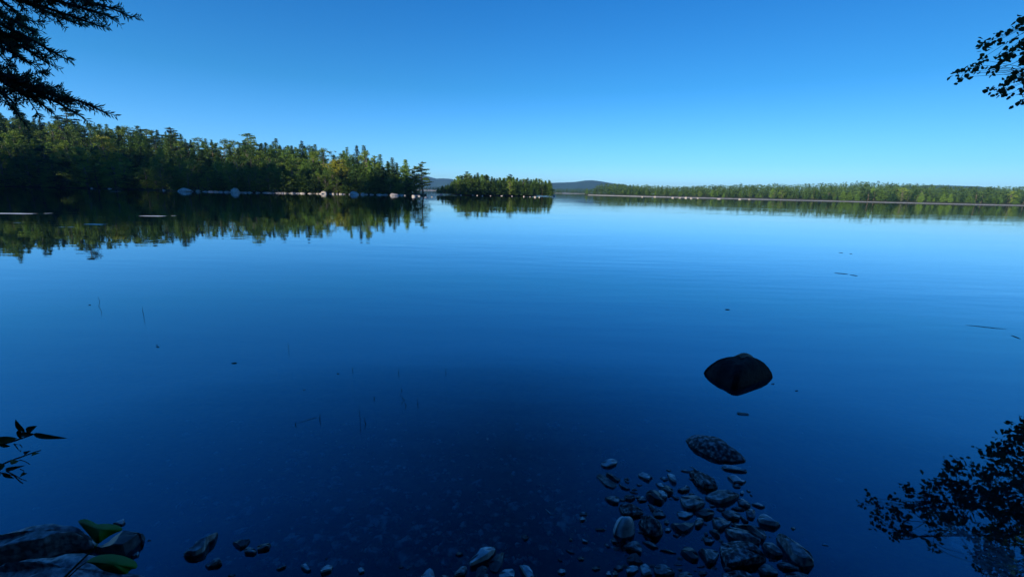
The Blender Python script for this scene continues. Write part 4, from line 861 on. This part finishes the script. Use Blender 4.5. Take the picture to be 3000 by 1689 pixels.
chip(462, 1016, 8, 'dark floating fleck in the left water', 'wet'); chip(460, 1011, 4, 'tiny dark floating speck beside the dark fleck at the left', 'wet')
chip(263, 893, 6, 'dark floating speck left of the farthest bent reed stem', 'wet')
chip(2334, 1144, 10, 'pale floating bit right of the black boulder', asp=.3); chip(2264, 1124, 10, 'pale curl floating at the right tip of the black boulder', asp=.25); chip(990, 1094, 8, 'pale floating bit left of the row of short stems', asp=.3); chip(891, 1141, 6, 'pale floating speck above the leaning twig')

# ------------------------------------------------------------------ hemlock tree whose boughs hang in at the top left
rh = random.Random(5)
def spray(axes, depth, parent, widen=1.0):
    """bough: twig skeleton (branch) and flat rows of needles (sub-part)"""
    tv = []; tf = []; NV = []
    def needles(a, b, ln):
        d = (b-a); L_ = d.length
        if L_ < 1e-4: return
        d.normalize(); side = d.cross(Vector((rh.gauss(0, .35), -1, rh.gauss(0, .35)))).normalized(); nn = max(2, int(L_/.0085))
        for i in range(nn):
            p = a.lerp(b, (i+rh.random()*.6)/nn)
            for s_ in (-1, 1):
                if rh.random() < .12: continue
                dr = (d*rh.uniform(.55, .95)+side*s_*rh.uniform(.6, 1.0)+Vector((0, rh.uniform(-.45, .45), 0))).normalized(); l_ = ln*rh.uniform(.8, 1.15)
                wv = dr.cross(Vector((rh.gauss(0, .4), -1, rh.gauss(0, .4)))).normalized()*.0021
                NV.append([p-wv*.6, p+dr*l_*.5-wv, p+dr*l_, p+dr*l_*.5+wv])
    def twig(a, d, L_, lvl):
        n_ = max(3, int(L_/.03)); pts = [a]; dd = d.normalized()
        for i in range(n_):
            dd = (dd+Vector((rh.gauss(0, .05), rh.gauss(0, .05), rh.gauss(0, .05)-.012))).normalized(); pts.append(pts[-1]+dd*L_/n_)
        tube(tv, tf, pts, [(.0035 if lvl == 0 else .0018)*(1-.7*i/n_)+.0006 for i in range(n_+1)], 4)
        for i in range(n_): needles(pts[i], pts[i+1], .019)
        if lvl < 2:
            m_ = int(L_/(.045 if lvl == 0 else .05))
            for i in range(m_):
                g = (i+.5)/max(1, m_); s_ = 1 if i % 2 else -1; k_ = min(n_-1, int(g*n_)); p = pts[k_]; e = (pts[k_+1]-p).normalized()
                sd = e.cross(Vector((0, -1, 0))).normalized()*s_
                twig(p, e*1.0+sd*rh.uniform(.3, .6)+Vector((0, rh.uniform(-.3, .3), 0)), (.16 if lvl == 0 else .055)*(1-.75*g)*rh.uniform(.6, 1.2)*widen, lvl+1)
    for axis in axes:
        pts = [D(x, y, depth+rh.uniform(-.06, .06)) for x, y in axis]
        P = []
        for a, b in zip(pts, pts[1:]):
            for k_ in range(5): P.append(a.lerp(b, k_/5))
        P.append(pts[-1]); tube(tv, tf, P, [.008*(1-.85*i/len(P))+.0008 for i in range(len(P))], 5)
        tot = sum((P[i+1]-P[i]).length for i in range(len(P)-1)); acc = 0; nxt = .02
        for i in range(len(P)-1):
            needles(P[i], P[i+1], .019); seg = (P[i+1]-P[i]).length
            while nxt < acc+seg:
                p = P[i].lerp(P[i+1], (nxt-acc)/seg); e = (P[i+1]-P[i]).normalized(); s_ = 1 if rh.random() < .5 else -1; sd = e.cross(Vector((0, -1, 0))).normalized()*s_
                g = nxt/tot; L_ = (.17*(1-g)**.8+.03)*rh.uniform(.5, 1.1)*widen
                twig(p, e*1.1+sd*rh.uniform(.25, .5)+Vector((0, rh.uniform(-.3, .3), 0)), L_, 1); nxt += .036
            acc += seg
    br = meshobj('branch', tv, tf, M['twig'], parent, sm=True)
    V = np.array([[tuple(v_) for v_ in q] for q in NV]).reshape(-1, 3)
    nd = bpy.data.objects.new('needles', quickmesh('needles', V, np.arange(len(V)).reshape(-1, 4), M['needle'])); C.objects.link(nd); nd.parent = br
hem = empty('hemlock_tree', (0, 0, 0)); tag(hem, 'hemlock whose dark needled boughs hang into the view at the top left', 'hemlock tree')
TX, TY = -3.6, .6
vs = []; fs = []; tube(vs, fs, [(TX, TY, .6), (TX+.05, TY, 3), (TX, TY-.05, 6), (TX, TY, 12)], [.19, .16, .12, .05], 12); meshobj('trunk', vs, fs, M['bark'], hem, sm=True)
SPR = [([[(-420, -260), (-80, -80), (120, -30), (250, 0), (330, 22), (405, 53)], [(-420, -240), (-60, -30), (110, 12), (190, 38), (255, 60), (322, 84)], [(-80, -80), (100, -12), (200, 10), (300, 38), (366, 60)], [(-60, -60), (60, -5), (160, 40), (258, 78)], [(-60, -30), (0, -10), (50, 25), (96, 60)], [(60, -60), (190, -30), (330, 5)], [(-100, -60), (20, -40), (150, -20)]], 1.75),
       ([[(-450, -120), (-90, 20), (30, 78), (130, 130), (218, 180)], [(-90, 50), (30, 110), (100, 150), (163, 193)], [(-100, 0), (0, 40), (60, 65), (122, 97)], [(-90, 70), (0, 130), (50, 155), (108, 190)], [(-100, 120), (-20, 170), (28, 206)], [(-80, 30), (20, 95), (90, 128), (150, 165)], [(-90, 60), (0, 110), (60, 145)]], 1.65),
       ([[(-450, 60), (-90, 180), (60, 236), (180, 278), (270, 305), (335, 338)], [(-60, 190), (40, 240), (120, 290), (172, 335)], [(-40, 195), (90, 255), (180, 300), (262, 348)], [(0, 215), (60, 240), (140, 272), (230, 300)], [(-60, 200), (0, 250), (66, 312)], [(-30, 205), (60, 262), (130, 300)]], 1.55)]
for axes, dep in SPR:
    axes = [[(x-18, y-3) for x, y in a_] for a_ in axes]
    spray(axes, dep, hem, 1.0)
    q = D(*axes[0][0], dep); vs = []; fs = []; tube(vs, fs, [(TX, TY, q.z+.1), ((TX+q.x)/2, (TY+q.y)/2, q.z+.12), q], [.03, .018, .008], 6); meshobj('branch', vs, fs, M['bark'], hem, sm=True)

# ------------------------------------------------------------------ leafy tree overhanging the water at the right
rl = random.Random(21)
al = empty('overhanging_tree', (0, 0, 0)); tag(al, 'leafy tree overhanging the water at the right edge, mirrored at the bottom right', 'broadleaf tree')
DEP = 9.2
TR = Vector((18.5, 8.0, 0)); vs = []; fs = []; tube(vs, fs, [TR+Vector((0, 0, .2)), TR+Vector((-.3, 0, 3)), TR+Vector((-.7, .2, 6)), TR+Vector((-.9, .3, 10))], [.22, .18, .13, .05], 12); meshobj('trunk', vs, fs, M['bark'], al, sm=True)
LV = []; bv = []; bf = []
def leaf(p, s_, out=LV, d=None, asp=.85):
    d = d or Vector((rl.gauss(0, 1), rl.gauss(0, 1), rl.gauss(-.5, .7))); d.normalize(); e = d.cross(Vector((rl.gauss(0, 1), rl.gauss(0, 1), rl.gauss(0, 1)))).normalized(); nn = d.cross(e)
    L_ = s_; W = s_*asp*.5
    a, b, c, f_ = p, p+d*L_*.35+e*W+nn*W*.3, p+d*L_*.75+e*W*.7+nn*W*.2, p+d*L_
    g, h_ = p+d*L_*.75-e*W*.7+nn*W*.2, p+d*L_*.35-e*W+nn*W*.3
    out.append([a, b, c, f_]); out.append([a, f_, g, h_])
def cluster(p, nleaf, sp, size=.115):
    for _ in range(nleaf): leaf(p+Vector((rl.gauss(0, sp), rl.gauss(0, sp), rl.gauss(0, sp*.8))), size*rl.uniform(.6, 1.15))
DIR = [((2790, 215), 9), ((2806, 226), 9), ((2822, 208), 9), ((2835, 196), 9), ((2850, 190), 7), ((2862, 172), 8), ((2878, 178), 7), ((2893, 212), 6), ((2880, 205), 5), ((2905, 195), 7), ((2920, 165), 8), ((2935, 172), 9), ((2945, 152), 7), ((2962, 148), 7), ((2975, 138), 8),
       ((2860, 132), 8), ((2875, 125), 7), ((2892, 128), 7), ((2908, 120), 7), ((2911, 100), 6), ((2929, 97), 5), ((2915, 112), 4), ((2975, 75), 8), ((2985, 62), 9), ((2996, 50), 9), ((2992, 82), 8), ((2978, 118), 8), ((2990, 128), 10), ((2998, 108), 9), ((2985, 178), 9), ((2998, 170), 9), ((2972, 180), 5), ((2944, 122), 3),
       ((2892, 262), 8), ((2906, 272), 9), ((2920, 262), 9), ((2938, 278), 6), ((2930, 240), 8), ((2945, 228), 8), ((2960, 236), 8), ((2975, 222), 8), ((2970, 205), 6), ((2990, 262), 6), ((2985, 290), 8), ((2995, 275), 8), ((2998, 232), 9), ((2972, 265), 3), ((2998, 300), 7)]
def twigline(a, b, r_=.008):
    m_ = a.lerp(b, .5)+Vector((0, 0, .06)); tube(bv, bf, [a, m_, b], [r_, r_*.7, r_*.35], 4)
tips = []
for (px, py), c_ in DIR:
    p = D(px+14, py, DEP+rl.uniform(-.35, .35)); cluster(p, int(c_*1.3), .048, .095); tips.append(p)
POLY = [(2548, 1375), (2580, 1350), (2600, 1362), (2640, 1350), (2655, 1335), (2690, 1345), (2715, 1335), (2740, 1335), (2745, 1375), (2785, 1345), (2820, 1340), (2830, 1390), (2860, 1350), (2880, 1322), (2910, 1325), (2940, 1350), (2930, 1320), (2955, 1290), (2970, 1245), (3010, 1235), (3300, 1200), (3300, 1800), (2960, 1800), (2900, 1689), (2860, 1640), (2800, 1585), (2760, 1560), (2745, 1615), (2730, 1600), (2745, 1580), (2690, 1545), (2650, 1530), (2620, 1510), (2660, 1500), (2610, 1490), (2590, 1470), (2570, 1450), (2590, 1430), (2560, 1400)]
def inside(x, y, P):
    r_ = False
    for (a, b), (c, d) in zip(P, P[1:]+P[:1]):
        if (b > y) != (d > y) and x < (c-a)*(y-b)/(d-b)+a: r_ = not r_
    return r_
cnt = 0; anchors = []
while cnt < 640:
    px = rl.uniform(2540, 3290); py = rl.uniform(1200, 1790)
    if not inside(px, py, POLY): continue
    p = RF(px, py, DEP+rl.gauss(0, .5)); q = proj(p)
    cnt += 1
    if 2300 < q[0] < 3030 and -60 < q[1] < 1689: continue       # the part seen directly is laid out twig by twig above
    cluster(p, rl.randint(12, 20), .095, .108); tips.append(p); anchors.append(p)
root = Vector((17.6, 8.3, 6.0))
limbs = [D(3080, 60, DEP), D(3060, 230, DEP), RF(2960, 1420, DEP), RF(2980, 1560, DEP), RF(3080, 1380, DEP), RF(3100, 1680, DEP), RF(2870, 1480, DEP)]
for b in limbs: twigline(root+Vector((rl.uniform(-.2, .5), 0, rl.uniform(-2, 1))), b, .05)
for p in tips:
    q = min(limbs, key=lambda b: (b-p).length)
    mid = [x for x in anchors if (x-q).length < (p-q).length*.8 and (x-p).length < .7]
    twigline(rl.choice(mid) if mid else (q if (q-p).length < 2.0 else p+(q-p).normalized()*.5), p, .007)
V = np.array([[tuple(v_) for v_ in q] for q in LV]).reshape(-1, 3)
me = quickmesh('leaves', V, np.arange(len(V)).reshape(-1, 4), M['alder']); o = bpy.data.objects.new('leaves', me); C.objects.link(o); o.parent = al
meshobj('branch', bv, bf, M['twig'], al, sm=True)

# ------------------------------------------------------------------ shrub twigs at the left edge, and the leafy stem over the boulders
def leafblade(p0, p1, wid, mat, parent, name='leaf', up=Vector((0, -.5, .85)), curl=.12, shape='lance', label=None):
    d = p1-p0; L_ = d.length; d.normalize(); s_ = d.cross(up).normalized(); nrm = s_.cross(d).normalized(); vs = []; fs = []; n_ = 12
    for i in range(n_+1):
        t_ = i/n_
        wv = (math.sin(math.pi*t_**.75)**.8 if shape == 'lance' else (max(0, 1-((t_-.42)/.60)**2 if t_ > .42 else 1-((.42-t_)/.44)**2))**.55)*wid/2
        if i == n_: wv = .0004
        c = p0+d*L_*t_+nrm*(math.sin(math.pi*t_)*curl*L_)
        for k_, f in ((0, -1), (1, -.5), (2, 0), (3, .5), (4, 1)): vs.append(c+s_*wv*f+nrm*abs(f)*wv*.30)
    m_ = len(vs); vs += [v_-nrm*.0006 for v_ in vs]
    for i in range(n_):
        for k_ in range(4):
            a = i*5+k_; fs.append((a, a+1, a+6, a+5)); fs.append((a+m_, a+5+m_, a+6+m_, a+1+m_))
    o = meshobj(name, vs, fs, mat, parent, sm=True)
    if label: o['label'] = label
    return o
sh = empty('shrub', (0, 0, 0)); tag(sh, 'shrub with narrow dark leaves reaching in from the left edge above the water', 'shrub')
SD = 1.15
def twg(pts, r_, parent, dep, name='stem', mat='twig'):
    vs = []; fs = []; P = [D(x, y, dep+i*.01) for i, (x, y) in enumerate(pts)]; tube(vs, fs, P, [r_*(1-.6*i/len(P)) for i in range(len(P))], 6); return meshobj(name, vs, fs, M[mat], parent, sm=True)
twg(z8([(-500, 620), (-150, 470), (0, 410), (90, 385), (180, 355), (270, 325)]), .0040, sh, SD)
twg(z8([(-500, 780), (-150, 640), (0, 572), (80, 535), (180, 500), (260, 470), (322, 452)]), .0036, sh, SD+.05)
twg(z8([(-300, 700), (-60, 640), (0, 628), (60, 640), (110, 650), (160, 700), (180, 712)]), .0026, sh, SD-.03)
twg(z8([(60, 620), (120, 650), (170, 680), (212, 692)]), .0015, sh, SD-.03)
twg(z8([(110, 400), (140, 440), (160, 462), (165, 450)]), .0013, sh, SD)
twg(z8([(120, 405), (160, 408), (175, 430)]), .0013, sh, SD)
twg(z8([(150, 525), (200, 540), (238, 565)]), .0013, sh, SD+.05)
twg(z8([(160, 600), (185, 610), (190, 640)]), .0012, sh, SD)
for a, b, w_, cu, dep in (((-70, 385), (135, 358), 52, .10, SD), ((265, 322), (528, 357), 34, .10, SD), ((150, 290), (165, 365), 36, .0, SD), ((160, 325), (260, 322), 34, .05, SD), ((215, 318), (290, 260), 52, .1, SD), ((195, 305), (122, 210), 34, .1, SD+.01),
                          ((45, 612), (195, 572), 30, .1, SD-.02), ((20, 628), (110, 672), 26, .1, SD-.03), ((-60, 600), (40, 572), 60, .1, SD), ((80, 540), (150, 535), 36, .1, SD+.05), ((205, 490), (240, 456), 30, .1, SD+.05), ((250, 490), (312, 472), 20, .1, SD+.05), ((160, 655), (212, 635), 30, .1, SD), ((0, 408), (80, 420), 26, .05, SD), ((-60, 700), (10, 640), 40, .1, SD)):
    pa, pb = z8([a])[0], z8([b])[0]; leafblade(D(*pa, dep), D(*pb, dep+rl.uniform(-.04, .04)), w_*.37175/F*dep*1.25, M['shrub'], sh, up=Vector((0, -1, .45)), curl=cu)
pl = empty('leafy_stem', (0, 0, 0)); tag(pl, 'green stem with two broad green leaves over the boulders at the bottom left', 'plant')
PD = 1.25
twg(z8([(440, 1560), (510, 1450), (600, 1360), (700, 1262), (750, 1210), (765, 1190)]), .0045, pl, PD, mat='shrub')
twg(z8([(470, 1560), (540, 1450), (620, 1375), (700, 1318)]), .0030, pl, PD, mat='shrub')
P_ = lambda q, dz=0: D(*z8([q])[0], PD+dz)
def polyleaf(poly, dz, tip, label):
    """a broad leaf with the outline of the photo's, cupped and given thickness"""
    P = resample(z8(poly), 34); W3 = [D(p.x, p.y, PD+dz) for p in P]; c = sum(W3, Vector())/len(W3); vs = []; fs = []; n_ = len(W3)
    tp = P_(tip, dz)
    for k_, s_ in enumerate((1, .8, .55, .3)):
        for q in W3:
            v_ = c+(q-c)*s_; v_ = Vector((v_.x, v_.y-.05*(1-s_*s_)+(v_.z-c.z)*1.3, v_.z)); vs.append(v_)
    # keep the outline exact after the tilt by moving points along their own line of sight
    out = []
    for i, v_ in enumerate(vs):
        s_ = (1, .8, .55, .3)[i//n_]; q = c+(W3[i % n_]-c)*s_; px, py = proj(q); out.append(D(px, py, v_.y))
    vs = out; vs.append(D(*proj(c), c.y-.055)); k0 = len(vs)
    for j in range(3):
        for i in range(n_): fs.append((j*n_+i, j*n_+(i+1) % n_, (j+1)*n_+(i+1) % n_, (j+1)*n_+i))
    for i in range(n_): fs.append((3*n_+i, 3*n_+(i+1) % n_, k0-1))
    vs2 = [v_+Vector((0, .0012, -.0008)) for v_ in vs]; fs += [tuple(x+k0 for x in f[::-1]) for f in fs]
    o = meshobj('leaf', vs+vs2, fs, M['green'], pl, sm=True); o['label'] = label
polyleaf([(610, 1010), (640, 992), (690, 995), (735, 1015), (760, 1035), (830, 1028), (900, 1035), (950, 1052), (970, 1080), (930, 1095), (870, 1120), (810, 1160), (770, 1195), (745, 1175), (700, 1115), (650, 1060)], 0, (760, 1190), 'heart-shaped green upper leaf')
polyleaf([(672, 1332), (720, 1300), (780, 1275), (880, 1268), (980, 1285), (1060, 1320), (1088, 1360), (1075, 1385), (1030, 1385), (1000, 1430), (930, 1428), (860, 1412), (800, 1395), (740, 1350)], -.06, (690, 1330), 'oval green lower leaf')

# ------------------------------------------------------------------ wind-ruffled streaks: raised pale strips, the sky glint painted into their colour
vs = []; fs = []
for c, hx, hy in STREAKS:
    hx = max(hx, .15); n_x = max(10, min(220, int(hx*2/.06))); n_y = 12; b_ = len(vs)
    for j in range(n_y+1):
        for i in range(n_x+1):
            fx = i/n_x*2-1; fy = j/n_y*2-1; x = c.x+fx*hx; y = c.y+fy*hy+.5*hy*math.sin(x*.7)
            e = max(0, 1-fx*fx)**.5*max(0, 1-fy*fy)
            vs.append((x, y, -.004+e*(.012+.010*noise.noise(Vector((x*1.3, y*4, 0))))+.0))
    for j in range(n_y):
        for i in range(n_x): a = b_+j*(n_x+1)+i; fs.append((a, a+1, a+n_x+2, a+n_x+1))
M['painted_glint'] = noisemat('painted_glint', (.55, .57, .50), (.85, .86, .78), 3, rough=.5)
tag(meshobj('glint_streaks', vs, fs, M['painted_glint'], sm=True), 'thin pale painted ripple glints on the dark reflection of the left forest', 'painted_glint', None, 'stuff')

# ------------------------------------------------------------------ haze
m = bpy.data.materials.new('haze'); m.use_nodes = True; t = m.node_tree; n = t.nodes; n.remove(n["Principled BSDF"])
pv = n.new("ShaderNodeVolumePrincipled"); pv.inputs["Color"].default_value = (.24, .58, 1, 1); pv.inputs["Density"].default_value = 1.1e-4; pv.inputs["Anisotropy"].default_value = 0.0
t.links.new(pv.outputs[0], n["Material Output"].inputs["Volume"])
HAZE = True
if HAZE:
    o = box('haze', -LK-50, LK+50, -420, LK+50, -8, 150, m); tag(o, 'thin blue morning haze over the lake', 'haze', None, 'stuff')
print('objects', len(bpy.data.objects), 'faces', sum(len(me.polygons) for me in bpy.data.meshes))
